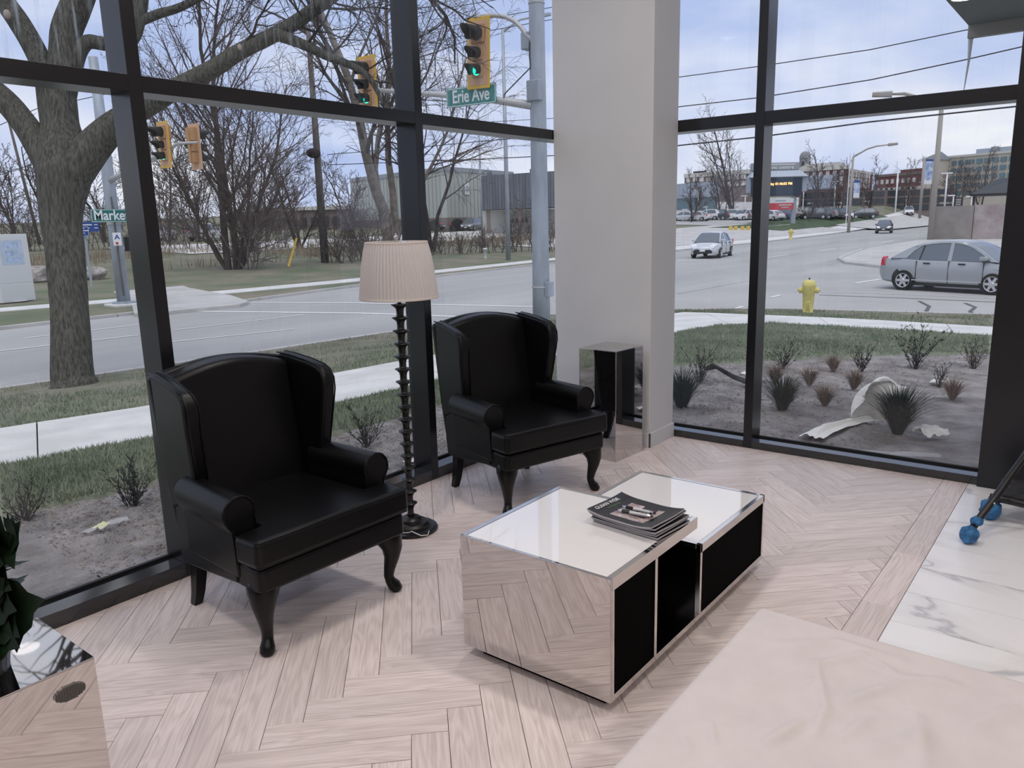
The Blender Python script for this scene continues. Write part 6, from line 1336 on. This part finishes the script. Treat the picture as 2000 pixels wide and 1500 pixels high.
# lit civic sign tower
sb = (113.49,37.49,0.27)
cs = thing('civic_sign_tower', 'grey sign tower with amber clock text and red advert', 'sign', sb)
ra = Vector((0.6133, -0.7898, 0)); rb = Vector((0.7867, 0.6173, 0))      # the board faces the street corner
def sgbox(name, m, x0, x1, z0, z1, v0, v1, bev=0):
    a, c, zb, zt = x0, x1, z0, z1
    P_ = [ra*u+rb*v for u, v in ((a, v0), (c, v0), (c, v1), (a, v1))]
    return MB().add([(p.x, p.y, zb) for p in P_]+[(p.x, p.y, zt) for p in P_], [(0, 3, 2, 1), (4, 5, 6, 7), (0, 1, 5, 4), (1, 2, 6, 5), (2, 3, 7, 6), (3, 0, 4, 7)]).build(name, m, cs, bevel=bev)
def sgtext(name, tx, size, m, x, z, sx=1):
    a, b = x, z; p = ra*a-rb*.62; ext(name, tx, size, m, cs, basis((p.x, p.y, b), (ra.x, ra.y, 0), (0, 0, 1)), .01, sx=sx, bold=.004)
sgbox('post', 'panel_grey', -0.36, 0.22, 0.00, 3.72, -.3, .3); sgbox('post', 'panel_grey', -5.76, -5.25, 0.00, 3.72, -.3, .3)
sgbox('name_board', 'roof_grey', -6.34, 0.36, 7.36, 8.46, -.5, .3, .15)
# tapered hood under the name board
a0, z0_, a1, z1_, b0_, b1_ = -6.63, 6.49, 1.53, 7.36, -6.05, 0.51
pts = [ra*a0-rb*.9, ra*a1-rb*.9, ra*a1+rb*.9, ra*a0+rb*.9]; pt2 = [ra*b0_-rb*.5, ra*b1_-rb*.5, ra*b1_+rb*.5, ra*b0_+rb*.5]
MB().add([(p.x, p.y, z0_) for p in pts]+[(p.x, p.y, z1_) for p in pt2], [(0, 3, 2, 1), (4, 5, 6, 7), (0, 1, 5, 4), (1, 2, 6, 5), (2, 3, 7, 6), (3, 0, 4, 7)]).build('hood', 'panel_silver', cs)
sgbox('screen_case', 'panel_grey', -6.63, 1.53, 4.45, 6.49, -.45, .9); sgbox('screen', 'screen', -6.34, 0.80, 3.86, 6.34, -.6, -.4)
sgbox('advert_white', 'box_white', -6.05, -0.29, 2.92, 3.57, -.6, -.3); sgbox('advert_red', 'banner_red', -6.05, -0.29, 1.97, 2.92, -.6, -.3)
sgtext('name_text', 'civic centre', .66, 'sign_white', -2.33, 7.76, 1.2); sgbox('text_line', 'sign_white', -4.30, -0.29, 8.12, 8.22, -.53, -.5); sgtext('clock_text', 'Monday 01:46:03 PM', .50, 'led', -2.62, 5.54, .95)
sgbox('text_line', 'panel_grey', -2.84, -1.38, 3.17, 3.32, -.63, -.6); sgbox('text_line', 'cream', -2.33, -0.58, 2.55, 2.71, -.63, -.6); sgbox('text_line', 'cream', -1.97, -0.95, 2.25, 2.36, -.63, -.6)
# concrete retaining wall and shelter
cw = thing('retaining_wall', 'weathered concrete wall behind the silver sedan', 'wall')
yw = 13.088; xw = 75.178
for i, (y0, y1, m_, dx, zt) in enumerate(((yw-3.0, yw, 'conc_wall', 0, 1.95), (yw-7.2, yw-3.04, 'conc_rough', .12, 2.0), (yw-12, yw-7.24, 'conc_wall', .05, 2.05))): MB().box(xw+dx, xw+1.2, y0, y1, -.9, zt).build('wall_panel', m_, cw)
tag(MB().prism([(xw+1.3, -60), (xw+1.3, yw-.2), (115, 17.6), (160, 24), (260, 28), (260, -60)], -.9, 1.55).build('terrace', 'concrete_old'), kind='structure')
M['shelter'] = mat('dark shelter roof', (.035, .045, .055), .5)
so = (100.583,11.276,2.822)
sl_t = thing('shelter', 'dark hipped shelter roof above the concrete wall, right edge', 'shelter', (so[0], so[1], 0))
zz0, zz1 = so[2], 4.994
MB().add([(-2, -2.4, zz0+.45), (2, -2.4, zz0+.45), (2, 2.4, zz0+.45), (-2, 2.4, zz0+.45), (-.4, -2.2, zz1), (.4, -2.2, zz1), (.4, .2, zz1-.2), (-.4, .2, zz1-.2)], [(0, 3, 2, 1), (4, 5, 6, 7), (0, 1, 5, 4), (1, 2, 6, 5), (2, 3, 7, 6), (3, 0, 4, 7)]).build('roof', 'shelter', sl_t)
MB().box(-2, 2, -2.4, 2.4, zz0+.2, zz0+.45).build('eave', 'trim_black', sl_t)
for y in (-2.1, 2.1): MB().box(-1.6, -1.4, y-.1, y+.1, -.8, zz0+.3).build('post', 'trim_black', sl_t)
bs = Bld('notice_board', 'black notice board with white lettering above the concrete wall', (116.07,17.797,2.158), (116.718,16.962,2.132), -.5, 3.183, .3, 'trim_black', 'sign')
for k in range(4): bs.box('text_line', 'sign_white', .15, .8, 3.053-.12-.22*k, 3.053-.06-.22*k, -.03, 0)
# canopy over the entrance, with an icicle of dried drips at its corner
M['soffit'] = mat('grey green canopy soffit', (.19, .225, .22), .7); M['fascia'] = mat('pale canopy fascia', (.42, .43, .41), .7)
ca = (7.2,1.12,2.923)
cn = thing('entrance_canopy', 'grey green entrance canopy outside the top right corner', 'canopy')
MB().box(5.45, 7.2, -5, ca[1], ca[2]+.06, ca[2]+.30).build('soffit', 'soffit', cn); MB().box(7.2, 7.26, -5, ca[1], ca[2]-.03, ca[2]+.34).build('fascia', 'fascia', cn)
M['ice'] = mat('frosted icicle', (.62, .60, .55), .3, 0, .5, alpha=.7)
MB().tube([(7.23, ca[1]-.02, ca[2]+.0), (7.23, ca[1]-.02, ca[2]-.2), (7.23, ca[1]-.0, ca[2]-.47)], [.020, .009, .0015], 7).build('icicle', 'ice', cn, smooth=True)
